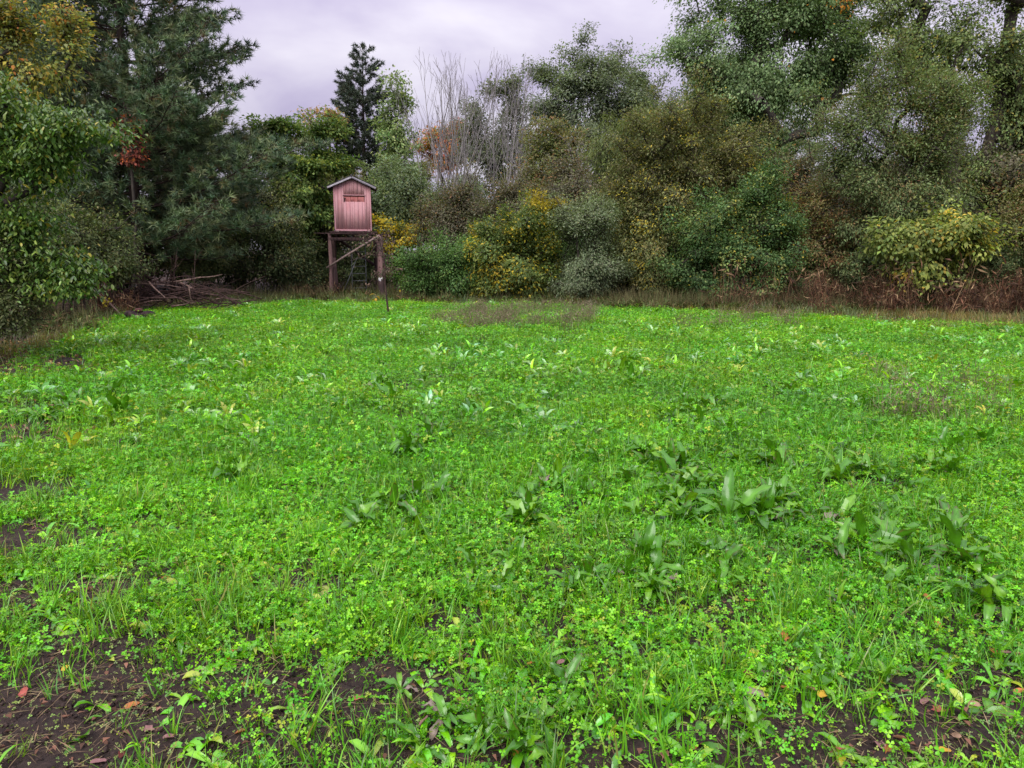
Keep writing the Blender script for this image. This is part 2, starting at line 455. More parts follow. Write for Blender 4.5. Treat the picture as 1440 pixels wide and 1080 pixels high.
def grow(rng, base, lobes, nclus, stems, shell=0.5, lift=0.5, step=0.45, trunk_to=0.62, spread=0.25, clump=7, rise=0.35):
    """attractor clusters inside the lobes; a branching skeleton that reaches each"""
    C = np.array([l[0] for l in lobes]); R = np.array([l[1] for l in lobes])
    w = (R[:, 0] * R[:, 2]) ** 1.0; w /= w.sum()
    nbg = max(8, nclus // clump)                       # boughs, each a spray of clusters
    kb = rng.choice(len(lobes), nbg, p=w)
    db = nrm(rng.normal(0, 1, (nbg, 3)) + np.array([0, -0.15, 0.12]))
    rb_ = (shell + (1 - shell) * rng.random(nbg) ** 0.7) * rng.uniform(0.70, 1.12, nbg)
    rb_ = np.where(rng.random(nbg) < 0.16, rb_ * rng.uniform(1.08, 1.32, nbg), rb_)
    bc = C[kb] + db * R[kb] * rb_[:, None]
    rm = R[kb].mean(1)
    bs = rng.integers(0, nbg, nclus)
    ax = nrm(db[bs] * np.array([1, 1, 0.6]) + np.array([0, 0, rise]) + rng.normal(0, 0.25, (nclus, 3)))
    ln = np.minimum(rm[bs] * 0.40, 1.0) * rng.uniform(.5, 1.35, nbg)[bs]
    cl = bc[bs] + ax * (rng.normal(0.05, 0.75, nclus) * ln)[:, None] + rng.normal(0, 1, (nclus, 3)) * (ln * 0.26)[:, None] * np.array([1, 1, 0.7])
    k = kb[bs]
    cl[:, 2] = np.maximum(cl[:, 2], 0.12)
    nodes = []; par = []
    cen = (C * w[:, None]).sum(0)
    top = C[:, 2].max()
    for sidx in range(stems):
        off = np.array([rng.normal(0, spread), rng.normal(0, spread), 0]) if stems > 1 else np.zeros(3)
        p = np.array(base, float) + off * 0.6
        tgt = cen.copy(); tgt[2] = base[2] + (top - base[2]) * trunk_to
        if stems > 1:
            j = rng.integers(len(lobes)); tgt = tgt * 0.4 + C[j] * 0.6; tgt[2] = max(tgt[2], base[2] + 0.6)
        n = max(3, int(np.linalg.norm(tgt - p) / step))
        prev = -1
        wob = np.zeros(3)
        for i in range(n + 1):
            t = i / n
            wob = wob * 0.8 + rng.normal(0, 0.03, 3) * np.array([1, 1, 0])
            q = p * (1 - t) + tgt * t + wob * min(1, t * 4)
            q[:2] = q[:2] * 1.0
            nodes.append(q); par.append(prev); prev = len(nodes) - 1
    order = np.argsort(np.linalg.norm((cl - np.array(nodes[len(nodes) // 2])), axis=1))
    cap = len(nodes) + nclus * 14
    NA = np.zeros((cap, 3)); NA[:len(nodes)] = nodes; nn = len(nodes)
    par = par + [0] * (cap - nn)
    tip = np.zeros(nclus, int)
    for ci in order:
        c = cl[ci]
        D = NA[:nn] - c
        h = np.hypot(D[:, 0], D[:, 1])
        cost = np.sqrt((D ** 2).sum(1)) + lift * np.maximum(0, D[:, 2] + 0.35 * h)
        cost[:] += np.where(NA[:nn, 2] < base[2] + 0.15 * (top - base[2]), 0.5, 0)
        b = int(np.argmin(cost))
        st = NA[b].copy(); L = np.linalg.norm(c - st)
        n = min(12, max(1, int(L / step)))
        prev = b
        side = rng.normal(0, 0.06 * L, 3)
        for i in range(1, n + 1):
            t = i / n
            q = st * (1 - t) + c * t + (side + np.array([0, 0, 0.07 * L])) * math.sin(math.pi * t)
            NA[nn] = q; par[nn] = prev; prev = nn; nn += 1
        tip[ci] = prev
    par = np.array(par[:nn])
    cnt = np.zeros(nn); cnt[tip] += 1
    for i in range(nn - 1, -1, -1):
        if par[i] >= 0: cnt[par[i]] += cnt[i]
    return cl, k, NA[:nn], par, np.maximum(cnt, 1)

def wood_parts(root, NA, par, cnt, r_tip, r_exp, trunk_min, mat, r_max=1e9, twigs=None):
    r = np.minimum(r_tip * cnt ** r_exp, r_max)
    e = np.where(par >= 0)[0]
    A, B = NA[par[e]], NA[e]
    ra, rb = r[par[e]], r[e]
    ra = np.minimum(ra, rb * 1.6 + 0.004)
    big = rb >= trunk_min
    org = np.array(root.location)
    sid = np.arange(len(NA))
    for i in range(len(NA)):
        if par[i] >= 0: sid[i] = sid[par[i]]
    for st in np.unique(sid[e][big]):
        sel = big & (sid[e] == st)
        v, q = tube_edges(A[sel] - org, B[sel] - org, ra[sel], rb[sel], 8)
        link('trunk', mesh_np('trunk', v, q, 4, mat, smooth=True), root)
    sel = ~big
    if sel.sum():
        A, B, ra, rb = A[sel], B[sel], ra[sel], rb[sel]
        if twigs is not None:
            A = np.concatenate([A, twigs[0]]); B = np.concatenate([B, twigs[1]]); k_ = len(twigs[0])
            ra = np.concatenate([ra, np.full(k_, .007)]); rb = np.concatenate([rb, np.full(k_, .004)])
        v, q = tube_edges(A - org, B - org, ra, rb, 4)
        o = link('branches', mesh_np('branches', v, q, 4, mat, smooth=True), root); o['kind'] = 'stuff'

def crown_leaves(rng, cl, n_leaf, rc, leaf, pal, cen, droop=0.35, flat=0.65, upness=0.9, cl_share=0.55, colfun=None):
    n = len(cl)
    cid = rng.integers(0, n, n_leaf)
    g = rng.normal(0, 1, (n_leaf, 3)) * np.array([1, 1, flat]) * (rc * 0.50 * rng.uniform(0.55, 1.5, n)[cid])[:, None]
    g = np.clip(g, -1.7 * rc * .5, 1.7 * rc * .5)
    pos = cl[cid] + g
    out = nrm(g + 0.25 * rc * nrm(cl[cid] - cen) + 1e-6)
    cd_ = nrm(rng.normal(0, 1, (n, 3)) * np.array([1, 1, .4]) + nrm(cl - cen) * .8)[cid]
    d = nrm(out * 0.5 + cd_ * 0.6 + rng.normal(0, 0.4, (n_leaf, 3)) + np.array([0, 0, -droop]))
    up = nrm(np.array([0, 0, upness]) + out * 0.5 + nrm(cl - cen)[cid] * .35 + rng.normal(0, 0.27, (n_leaf, 3)))
    sz_ = rng.uniform(0.5, 1.35, n_leaf); L = leaf[0] * sz_ * rng.uniform(.85, 1.15, n_leaf); Wd = leaf[1] * sz_ * rng.uniform(.85, 1.15, n_leaf)
    pos[:, 2] = np.maximum(pos[:, 2], 0.03)
    v, q = leaf_arrays(pos, d, up, L, Wd)
    col = palette_pick(rng, pal, n, cid, pos, cl_share)
    if colfun is not None: col = colfun(rng, pos, col)
    return v, q, np.repeat(col, 4, 0)

def px_lobes(Y, lobes):
    r = []
    for l in lobes:
        px, py, rx, ry = l[:4]; dy = l[4] if len(l) > 4 else 0.0
        m = PXM(px, py, Y + dy)
        a, b = rx * m, ry * m
        r.append((W(px, py, Y + dy), np.array([a, (a + b) * 0.5, b])))
    return r

def tree(name, label, cat, px, Y, lobes, leaf, n_leaf, pal, nclus=160, rc=0.5, bark=None, stems=1, trunk_min=0.05, r_tip=0.008, r_exp=0.52,
         droop=0.35, flat=0.65, shell=0.5, group=None, seed=1, mat=None, lift=0.5, cl_share=0.55, colfun=None, base_x=None, trunk_to=0.62, r_max=1e9, spread=0.25, upness=0.9, clump=4, rise=0.35):
    rng = np.random.default_rng(seed)
    nclus = int(nclus * 1.6); pal = [(w_, (1.78 * p_[0], 1.74 * p_[1], 1.55 * p_[2])) for w_, p_ in pal]
    bx = XA(px, Y) if base_x is None else base_x
    base = (bx, Y, float(ground_z(bx, Y)) - 0.05)
    root = empty(name, base); tag(root, label, cat, group)
    L = px_lobes(Y, lobes)
    cl, k, NA, par, cnt = grow(rng, base, L, nclus, stems, shell, lift, trunk_to=trunk_to, spread=spread, clump=clump, rise=rise)
    tw = cl[np.repeat(np.arange(len(cl)), 3)]; te = tw + np.clip(rng.normal(0, 1, tw.shape), -1.7, 1.7) * rc * .5 * np.array([1, 1, flat])
    wood_parts(root, NA, par, cnt, r_tip, r_exp, trunk_min, bark or M_BARK, r_max, (tw, te))
    cen = np.mean([l[0] for l in L], axis=0)
    v, q, col = crown_leaves(rng, cl, n_leaf, rc, leaf, pal, cen, droop, flat, upness, cl_share, colfun)
    c = link('crown', mesh_np('crown', v - np.array(base), q, 4, mat or M_LEAF, col=col), root)
    c['kind'] = 'stuff'
    return root
def copy_tree(root, loc, rz, scale, label, group):
    r = root.copy(); COL.objects.link(r)
    r.location = loc; r.rotation_euler = (0, 0, rz); r.scale = scale if hasattr(scale, '__len__') else (scale,) * 3
    r['label'] = label; r['group'] = group
    for ch in root.children:
        c = ch.copy(); COL.objects.link(c); c.parent = r
    return r

# colours of foliage (reflectance)
GREEN = (0.065, 0.125, 0.040); DGREEN = (0.032, 0.066, 0.026); LGREEN = (0.13, 0.21, 0.055); YGREEN = (0.20, 0.24, 0.05)
OLIVE = (0.105, 0.13, 0.05); BROWNOL = (0.135, 0.125, 0.058); GREYGR = (0.105, 0.13, 0.095); SILVER = (0.17, 0.20, 0.165)
YELLOW = (0.37, 0.30, 0.03); ORANGE = (0.50, 0.19, 0.035); RED = (0.42, 0.07, 0.03); BROWN = (0.15, 0.085, 0.045); TAN = (0.32, 0.24, 0.14)

# ------------------------------------------------------------------ pines
def pine(name, label, base, H, prof, z0, seed, mat_bark, r0, needles=12, nlen=0.14, step=0.62, nb=(4, 6), twig_k=0.42, elev=(0.0, 0.55), tuft_step=0.16, pal=None, nw=0.016, gap=0.0, side_bias=None):
    rng = np.random.default_rng(seed)
    root = empty(name, base); tag(root, label, 'tree')
    zs = np.linspace(0, H, 16); tr = np.stack([np.cumsum(rng.normal(0, 0.02, 16)), np.cumsum(rng.normal(0, 0.02, 16)), zs], 1)
    mb = MB(); mb.tube(tr, r0 * (1 - 0.93 * zs / H), 9); mb.build('trunk', mat_bark, root, True)
    EA, EB, ra, rb, tp, td = [], [], [], [], [], []
    z = z0
    while z < H - 0.2:
        t = z / H
        L0 = prof(z)
        off = rng.random() * 6.28
        n = rng.integers(nb[0], nb[1] + 1)
        for b in range(n):
            if rng.random() < gap * (1 + 3.0 * max(0.0, t - 0.35)): continue
            az = off + b * 6.283 / n + rng.normal(0, 0.25)
            L = L0 * rng.uniform(0.65, 1.12)
            if side_bias is not None: L *= side_bias(az, z)
            e0 = elev[0] + (elev[1] - elev[0]) * t + rng.normal(0, 0.1)
            m = 9
            p = np.array([np.interp(z, zs, tr[:, 0]), np.interp(z, zs, tr[:, 1]), z + rng.normal(0, 0.08)])
            pts = [p]
            for i in range(m):
                s = i / m
                e = e0 + (s - 0.25) * 0.45
                a = az + rng.normal(0, 0.05)
                p = p + L / m * np.array([math.cos(a) * math.cos(e), math.sin(a) * math.cos(e), math.sin(e)])
                pts.append(p)
            pts = np.array(pts)
            rr = np.linspace(0.010 + 0.006 * L, 0.005, m + 1)
            EA.append(pts[:-1]); EB.append(pts[1:]); ra.append(rr[:-1]); rb.append(rr[1:])
            nt = max(4, int(L * 7.0))
            for j in range(nt):
                s = 0.12 + 0.88 * (j + rng.random() * 0.6) / nt
                s = min(s, 0.999)
                i = int(s * m); f = s * m - i
                o = pts[i] * (1 - f) + pts[i + 1] * f
                bd = nrm(pts[i + 1] - pts[i])
                sd = (1 if j % 2 else -1)
                ang = az + sd * rng.uniform(0.55, 1.05)
                tl = twig_k * L * (1 - s) * rng.uniform(0.7, 1.2) + 0.28
                el = rng.normal(0.22, 0.18)
                dv = np.array([math.cos(ang) * math.cos(el), math.sin(ang) * math.cos(el), math.sin(el)])
                e_ = o + dv * tl + np.array([0, 0, 0.06 * tl])
                EA.append(o[None]); EB.append(e_[None]); ra.append(np.array([0.008])); rb.append(np.array([0.004]))
                k = max(2, int(tl / tuft_step))
                for u in range(k):
                    f2 = 0.25 + 0.75 * (u + 1) / k
                    tp.append(o * (1 - f2) + e_ * f2 + rng.normal(0, 0.03, 3)); td.append(dv + np.array([0, 0, 0.25]))
        z += step * rng.uniform(0.75, 1.25) * (1 - 0.35 * t)
    v, q = tube_edges(np.concatenate(EA), np.concatenate(EB), np.concatenate(ra), np.concatenate(rb), 4)
    bo = link('branches', mesh_np('branches', v, q, 4, mat_bark, smooth=True), root); bo['kind'] = 'stuff'
    tp = np.array(tp); td = nrm(np.array(td)); nT = len(tp)
    P = np.repeat(tp, needles, 0); D = nrm(np.repeat(td, needles, 0) * 0.75 + rng.normal(0, 0.55, (nT * needles, 3)))
    S = nrm(np.cross(D, rng.normal(0, 1, D.shape)))
    L = nlen * rng.uniform(0.75, 1.25, len(P))
    a = P + S * nw * 0.5; b = P - S * nw * 0.5; c = P + D * L[:, None]
    vv = np.stack([a, b, c], 1).reshape(-1, 3)
    pal = pal or [(4, (0.100, 0.165, 0.088)), (3, (0.15, 0.215, 0.10)), (2, (0.22, 0.265, 0.125)), (0.3, (0.2, 0.15, 0.07))]
    tc = palette_pick(rng, pal, nT, np.arange(nT), tp, 0.8, 0.2)
    cc = np.repeat(np.repeat(tc, needles, 0), 3, 0)
    o = link('crown', mesh_np('crown', vv, np.arange(len(vv)).reshape(-1, 3), 3, M_NEEDLE, col=cc), root); o['kind'] = 'stuff'
    return root

def prof_big(z):
    return float(np.interp(z, [0, 1.5, 3, 5, 6, 8, 10, 13, 16, 18], [3.0, 4.6, 5.2, 4.8, 4.2, 3.7, 3.5, 3.1, 2.0, 0.5]))
pY = 24.0
pine('pine_tree', 'tall white pine with long layered boughs left of the pink hunting blind', (XA(205, pY), pY, -0.05), 17.5, prof_big, 1.6, 5, M_BARKPINE, 0.19,
     needles=16, nlen=0.21, gap=0.08, nw=0.027, tuft_step=0.14, nb=(5, 8), side_bias=lambda a, z: 1.15 if (math.cos(a) > 0.3 and z < 5) else 1.0)
pine('pine_tree', 'second white pine standing behind the near left broadleaf tree', (XA(112, 27.0), 27.0, -0.05), 17.0, lambda z: prof_big(z) * 0.78, 2.0, 9, M_BARKPINE, 0.2, needles=12, nlen=0.22, gap=0.08, nw=0.034)
sY = 46.0
def prof_small(z):
    return float(np.interp(z, [0, 4, 6, 8, 10, 11.6, 12.6, 13.2], [1.4, 2.0, 2.5, 2.15, 1.9, 1.25, 0.75, 0.25]))
pine('pine_tree', 'slender dark conifer with reddish lower trunk against the sky behind the hunting blind', (XA(519, sY), sY, -0.05), W(512, 66, sY)[2], prof_small, 3.6, 14, M_BARKPINE, 0.2,
     needles=16, nlen=0.22, step=0.55, nb=(5, 6), pal=[(1, (0.060, 0.085, 0.060)), (1, (0.090, 0.115, 0.072))], nw=0.040, gap=0.16, tuft_step=0.12, elev=(0.1, 0.6))

# ------------------------------------------------------------------ broadleaf trees and shrubs, far to near
T = {}
T['light'] = tree('slender_tree', 'slender pale green tree just right of the dark conifer', 'tree', 556, 43, [(553, 108, 12, 18), (560, 145, 20, 28), (550, 180, 24, 26), (568, 200, 22, 26), (560, 235, 30, 30)],
     (0.16, 0.10), 9000, [(4, (0.13, 0.18, 0.08)), (2, (0.17, 0.22, 0.09)), (1, GREEN)], 90, 0.55, M_BARKMID, seed=21, shell=0.3)
T['red'] = tree('maple_tree', 'orange red autumn tree glimpsed behind the bare grey trees', 'tree', 628, 54, [(625, 190, 26, 18), (600, 205, 18, 20), (650, 200, 20, 22), (625, 225, 40, 24)],
     (0.17, 0.12), 9000, [(2, (0.30, 0.13, 0.04)), (2, (0.24, 0.09, 0.04)), (0.5, (0.26, 0.05, 0.03)), (3, OLIVE)], 80, 0.6, M_BARKMID, seed=22)
T['grey'] = tree('broadleaf_tree', 'dark grey green tree behind the right bare tree clump', 'tree', 705, 47, [(702, 135, 22, 26), (680, 170, 26, 34), (728, 165, 28, 36), (700, 205, 40, 36), (745, 215, 30, 36), (668, 215, 26, 30), (710, 260, 55, 30)],
     (0.15, 0.09), 24000, [(4, (0.070, 0.085, 0.062)), (3, (0.09, 0.105, 0.075)), (1, OLIVE)], 170, 0.6, M_BARK, seed=23, shell=0.35)
T['oak'] = tree('oak_tree', 'big rounded grey green tree in the distance right of the bare trees', 'tree', 830, 42, [(822, 82, 30, 30), (785, 108, 28, 32), (858, 105, 38, 32), (898, 140, 32, 44), (790, 155, 36, 40), (845, 160, 55, 45), (905, 200, 35, 40), (800, 205, 45, 40)],
     (0.125, 0.08), 74000, [(4, GREYGR), (3, (0.085, 0.11, 0.075)), (2, (0.12, 0.15, 0.09))], 260, 0.65, M_BARKMID, seed=24, shell=0.55)
T['brown'] = tree('broadleaf_tree', 'olive brown leaved tree below the big grey green tree', 'tree', 785, 34, [(782, 195, 30, 34), (762, 235, 34, 36), (802, 240, 36, 40), (785, 275, 50, 34), (750, 280, 30, 30)],
     (0.11, 0.065), 22000, [(4, BROWNOL), (3, OLIVE), (1, BROWN), (1, GREYGR)], 170, 0.5, M_BARKGREY, seed=25, stems=2)
T['willow'] = tree('willow_tree', 'dark drooping willow like tree left of the brownish olive thicket', 'tree', 880, 31, [(880, 185, 42, 40), (862, 235, 38, 42), (905, 235, 34, 48), (880, 280, 50, 40), (925, 200, 30, 40)],
     (0.15, 0.035), 40000, [(4, (0.062, 0.085, 0.038)), (3, OLIVE), (2, (0.10, 0.125, 0.05))], 230, 0.5, M_BARK, seed=26, stems=3, droop=1.0)
T['layer'] = tree('broadleaf_tree', 'layered green tree with flat leafy tiers left of the hunting blind', 'tree', 430, 29, [(400, 192, 34, 18), (452, 192, 40, 16), (384, 236, 34, 20), (440, 232, 48, 18), (485, 236, 32, 13), (420, 275, 54, 26), (395, 320, 50, 36), (455, 290, 40, 30), (370, 200, 20, 22)],
     (0.13, 0.075), 42000, [(4, (0.085, 0.14, 0.045)), (3, (0.13, 0.18, 0.055)), (1, YGREEN), (1, GREEN)], 260, 0.42, M_BARK, seed=27, stems=2, shell=0.45, flat=0.45)
T['mid'] = tree('broadleaf_shrub', 'grey green sapling thicket behind the right of the blind', 'shrub', 570, 31, [(560, 240, 34, 30), (545, 285, 34, 34), (590, 280, 34, 34), (570, 320, 45, 30)],
     (0.11, 0.06), 22000, [(4, (0.10, 0.14, 0.085)), (2, (0.14, 0.18, 0.11)), (1, OLIVE)], 160, 0.42, M_BARKMID, seed=28, stems=3)
T['yelsh'] = tree('yellow_shrub', 'bright yellow autumn shrub just right of the blind platform', 'shrub', 565, 29, [(545, 322, 16, 14), (570, 330, 26, 12), (592, 322, 14, 16), (560, 345, 30, 12)],
     (0.11, 0.065), 3800, [(4, YELLOW), (0.5, (0.32, 0.18, 0.03)), (2.5, OLIVE)], 60, 0.3, M_BARK, seed=29, stems=3, shell=0.3)
T['greysh'] = tree('grey_shrub', 'dark grey brown shrub in front of the bare trees', 'shrub', 650, 27.5, [(655, 288, 40, 30), (622, 305, 30, 28), (690, 310, 30, 30), (650, 330, 55, 30)],
     (0.075, 0.04), 30000, [(4, (0.075, 0.075, 0.05)), (3, (0.10, 0.095, 0.07)), (1, OLIVE), (1, BROWN)], 200, 0.4, M_BARK, seed=30, stems=5, spread=0.6)
T['round'] = tree('round_bush', 'dense rounded dark green bush right of the hunting blind', 'shrub', 618, 23.6, [(615, 372, 52, 34), (582, 386, 32, 28), (655, 376, 38, 36), (625, 395, 60, 22), (600, 405, 45, 14), (650, 405, 45, 14)],
     (0.075, 0.042), 40000, [(5, (0.050, 0.10, 0.032)), (3, (0.072, 0.135, 0.04)), (1, (0.11, 0.16, 0.045))], 240, 0.35, M_BARK, seed=31, stems=6, spread=0.5, r_max=0.03)
def yel_top(rng, pos, col):
    zz = np.interp(pos[:, 2], [2.62, 2.9], [0, 1]) * np.interp(pos[:, 0], [0.45, 0.6], [0, 1])
    pick = rng.random(len(pos)) < zz
    col = col.copy(); col[pick] = np.array(YELLOW) * rng.normal(1, .15, (pick.sum(), 1)); return np.clip(col, 0.01, 1)
T['yelspot'] = tree('yellow_spotted_bush', 'green bush flecked with yellow leaves and topped by a bright yellow tuft', 'shrub', 738, 23.0, [(735, 325, 45, 36), (765, 282, 20, 16), (702, 350, 32, 36), (748, 365, 42, 36), (725, 392, 52, 26), (700, 405, 35, 16), (755, 405, 40, 16)],
     (0.085, 0.05), 40000, [(5, (0.070, 0.105, 0.035)), (2, (0.12, 0.15, 0.045)), (1.1, (0.34, 0.27, 0.035)), (0.6, YELLOW)], 230, 0.33, M_BARK, seed=32, stems=5, colfun=yel_top, spread=0.5, r_max=0.03, cl_share=0.75)
T['silver'] = tree('silver_shrub', 'silvery grey green shrub right of the yellow flecked bush', 'shrub', 822, 22.6, [(820, 322, 42, 46), (800, 298, 26, 26), (835, 372, 40, 40), (805, 385, 38, 32), (845, 300, 28, 30), (815, 405, 45, 18)],
     (0.07, 0.03), 46000, [(4, (0.105, 0.135, 0.082)), (3, (0.145, 0.175, 0.115)), (2, (0.070, 0.095, 0.055))], 240, 0.35, M_BARK, seed=33, stems=6, spread=0.4, r_max=0.03)
def olive_mix(rng, pos, col):
    f = np.interp(pos[:, 2], [2.0, 3.4], [0, 1])[:, None]
    brown = np.array(BROWNOL) * rng.normal(1, .25, (len(pos), 1))
    k = rng.random((len(pos), 1)) < f * 0.4
    return np.clip(np.where(k, brown, col), 0.006, 1)
T['thicket'] = tree('olive_thicket', 'huge brownish olive shrub at the centre right of the tree line', 'shrub', 965, 23.5, [(975, 172, 55, 36), (928, 212, 50, 45), (1035, 205, 48, 45), (895, 285, 45, 45), (955, 260, 60, 55), (1030, 270, 50, 50), (895, 335, 40, 36), (950, 320, 60, 50), (1058, 255, 24, 36), (900, 385, 50, 34), (950, 395, 45, 30)],
     (0.085, 0.036), 110000, [(4, (0.105, 0.125, 0.055)), (2, (0.14, 0.155, 0.07)), (1.5, BROWNOL), (0.7, (0.30, 0.25, 0.04))], 520, 0.42, M_BARK, seed=34, stems=8, spread=0.9, colfun=olive_mix, r_max=0.06, shell=0.4, clump=6, rise=0.6)
T['greenshr'] = tree('green_shrub', 'dark blue green shrub in front of the brownish olive thicket', 'shrub', 1035, 22.0, [(1030, 320, 60, 48), (1062, 285, 40, 40), (980, 345, 45, 42), (1085, 335, 36, 44), (1030, 370, 70, 34), (990, 395, 50, 26), (1060, 400, 50, 26), (1090, 385, 36, 30)],
     (0.075, 0.045), 60000, [(4, (0.055, 0.105, 0.042)), (3, (0.075, 0.13, 0.05)), (1.5, (0.13, 0.16, 0.055)), (.3, (0.3, 0.25, 0.04))], 300, 0.38, M_BARK, seed=35, stems=6, spread=0.6, r_max=0.04)
T['maple'] = tree('maple_tree', 'tall green maple with a leaning trunk right of centre', 'tree', 1098, 31, [(958, 70, 36, 44), (995, 15, 50, 45), (1060, 55, 60, 55), (1120, 30, 65, 55), (1055, 130, 62, 40), (1130, 125, 52, 50), (1185, 85, 48, 60), (1000, 110, 46, 42), (1185, 0, 50, 50), (1060, -60, 80, 60), (1160, -80, 80, 60), (1128, 188, 28, 26), (1075, 175, 30, 22)],
     (0.11, 0.07), 120000, [(4, (0.100, 0.155, 0.075)), (3, (0.14, 0.20, 0.10)), (1, (0.06, 0.10, 0.045)), (0.03, ORANGE)], 560, 0.62, M_BARKMID, seed=36, shell=0.25, r_tip=0.014, trunk_min=0.07, droop=0.6, trunk_to=0.5, clump=4, rise=-0.1, r_max=0.17)
T['maple2'] = tree('maple_tree', 'tall maple with several dark upright trunks at the right edge', 'tree', 1352, 27, [(1268, 30, 46, 42), (1340, 50, 50, 45), (1412, 80, 46, 55), (1425, 170, 42, 50), (1385, 235, 46, 40), (1300, -50, 70, 50), (1440, -20, 60, 55), (1370, -90, 80, 50), (1300, 100, 40, 40), (1480, 120, 50, 70), (1470, 240, 40, 50)],
     (0.105, 0.066), 62000, [(4, (0.085, 0.125, 0.050)), (2, (0.12, 0.165, 0.065)), (2, OLIVE), (0.4, (0.22, 0.2, 0.05))], 420, 0.65, M_BARK, seed=37, stems=4, spread=0.5, shell=0.25, r_tip=0.015, trunk_min=0.06, droop=0.6, trunk_to=0.75, clump=4, rise=-0.1)
T['brownol'] = tree('olive_tree', 'broad brownish green small leaved tree right of the maple trunk', 'tree', 1262, 22.0, [(1255, 115, 55, 45), (1215, 175, 55, 50), (1292, 185, 58, 55), (1180, 240, 36, 46), (1250, 255, 60, 50), (1335, 150, 42, 50), (1330, 245, 48, 46), (1290, 300, 60, 40), (1200, 300, 40, 45), (1220, 360, 60, 40), (1330, 370, 70, 36)],
     (0.085, 0.034), 78000, [(4, (0.085, 0.118, 0.052)), (1.3, BROWNOL), (3, (0.115, 0.155, 0.072)), (0.3, BROWN)], 460, 0.48, M_BARK, seed=38, stems=6, spread=0.6, r_max=0.06, shell=0.35, clump=6, rise=0.5)
T['twiggy'] = tree('twiggy_shrub', 'sparse reddish brown shrub left of the yellow green leaved shrub', 'shrub', 1150, 22.5, [(1145, 310, 34, 50), (1170, 355, 36, 44), (1130, 370, 40, 36), (1150, 400, 50, 24)],
     (0.07, 0.035), 24000, [(3, BROWN), (3, BROWNOL), (2, OLIVE)], 170, 0.4, M_BARK, seed=39, stems=6, spread=0.5, r_max=0.03)
T['biglf'] = tree('leafy_shrub', 'yellow green shrub with broad pale leaves at the right', 'shrub', 1295, 19.6, [(1285, 335, 48, 34), (1335, 325, 42, 30), (1240, 345, 32, 26), (1305, 365, 55, 26), (1370, 345, 36, 32)],
     (0.12, 0.07), 15000, [(3, (0.13, 0.17, 0.05)), (3, (0.19, 0.22, 0.06)), (2, (0.085, 0.12, 0.04)), (0.7, (0.33, 0.25, 0.05))], 170, 0.32, M_BARK, seed=40, stems=5, spread=0.5, r_max=0.03, droop=0.6)
T['edge'] = tree('brown_shrub', 'brownish green shrub at the far right edge', 'shrub', 1420, 21, [(1415, 320, 40, 46), (1390, 370, 40, 36), (1450, 370, 40, 50), (1460, 290, 40, 50)],
     (0.08, 0.04), 26000, [(4, OLIVE), (3, BROWNOL), (1, BROWN), (1, (0.14, 0.15, 0.06))], 190, 0.42, M_BARK, seed=41, stems=5, spread=0.5, r_max=0.04)
T['under'] = tree('dark_shrub', 'dark shrub under the lower pine boughs left of the blind', 'shrub', 390, 26.0, [(395, 365, 42, 34), (350, 380, 40, 28), (425, 388, 24, 24), (390, 330, 40, 26)],
     (0.085, 0.045), 26000, [(4, (0.05, 0.075, 0.035)), (2, (0.085, 0.11, 0.05)), (0.6, BROWNOL)], 190, 0.38, M_BARK, seed=42, stems=6, spread=0.6, r_max=0.03)
T['left2'] = tree('dark_shrub', 'dim shrub between the near left tree and the brush pile', 'shrub', 120, 19, [(120, 330, 50, 44), (90, 370, 50, 36), (160, 370, 36, 32), (60, 330, 46, 44)],
     (0.08, 0.042), 24000, [(4, (0.055, 0.075, 0.032)), (2, OLIVE), (0.5, BROWNOL)], 190, 0.4, M_BARK, seed=43, stems=6, spread=0.6, r_max=0.03)
T['orange'] = tree('autumn_tree', 'yellow and orange leaved autumn tree at the upper left corner', 'tree', -10, 15, [(20, 75, 30, 28), (60, 105, 30, 26), (5, 20, 34, 30), (85, 35, 26, 22), (20, 125, 40, 22), (100, 75, 18, 16), (-50, 90, 50, 50), (-60, 0, 50, 50)],
     (0.085, 0.05), 11500, [(2.5, (0.25, 0.20, 0.04)), (0.35, (0.34, 0.15, 0.04)), (3, (0.17, 0.19, 0.05)), (3, OLIVE)], 150, 0.36, M_BARK, seed=44, shell=0.3, r_tip=0.006)
T['leftlow'] = tree('small_leaved_shrub', 'small leaved shrub low at the left edge beside the field', 'shrub', -55, 10.5, [(5, 405, 36, 30), (35, 430, 24, 26), (-20, 440, 40, 36), (0, 350, 40, 34), (-60, 380, 60, 60), (20, 458, 30, 16), (50, 452, 18, 14), (-30, 480, 40, 24)],
     (0.05, 0.026), 19000, [(4, (0.075, 0.095, 0.045)), (2, (0.11, 0.13, 0.06)), (0.6, BROWNOL)], 150, 0.25, M_BARK, seed=45, stems=5, spread=0.3, r_max=0.02, r_tip=0.004)

T['vine'] = tree('red_vine', 'dull red climbing vine on the trunk of the tall pine', 'vine', 186, 21.2, [(182, 190, 10, 26), (188, 220, 12, 14), (150, 225, 6, 5)],
     (0.09, 0.055), 900, [(3, (0.16, 0.045, 0.035)), (2, (0.10, 0.04, 0.03)), (0.6, (0.42, 0.12, 0.04))], 60, 0.25, M_BARK, seed=46, shell=0.2, r_tip=0.004, trunk_to=0.9)
T['pale'] = tree('pale_leaved_shrub', 'pale small leaved climber hanging in front of the layered green tree', 'shrub', 392, 25.8, [(384, 278, 20, 24), (400, 305, 18, 26), (378, 320, 16, 24), (405, 345, 14, 20)],
     (0.07, 0.045), 5200, [(3, (0.17, 0.20, 0.10)), (2, (0.22, 0.25, 0.13)), (2, OLIVE), (0.4, (0.36, 0.32, 0.06))], 80, 0.35, M_BARK, seed=47, shell=0.3, droop=0.9, r_max=0.03, stems=2)
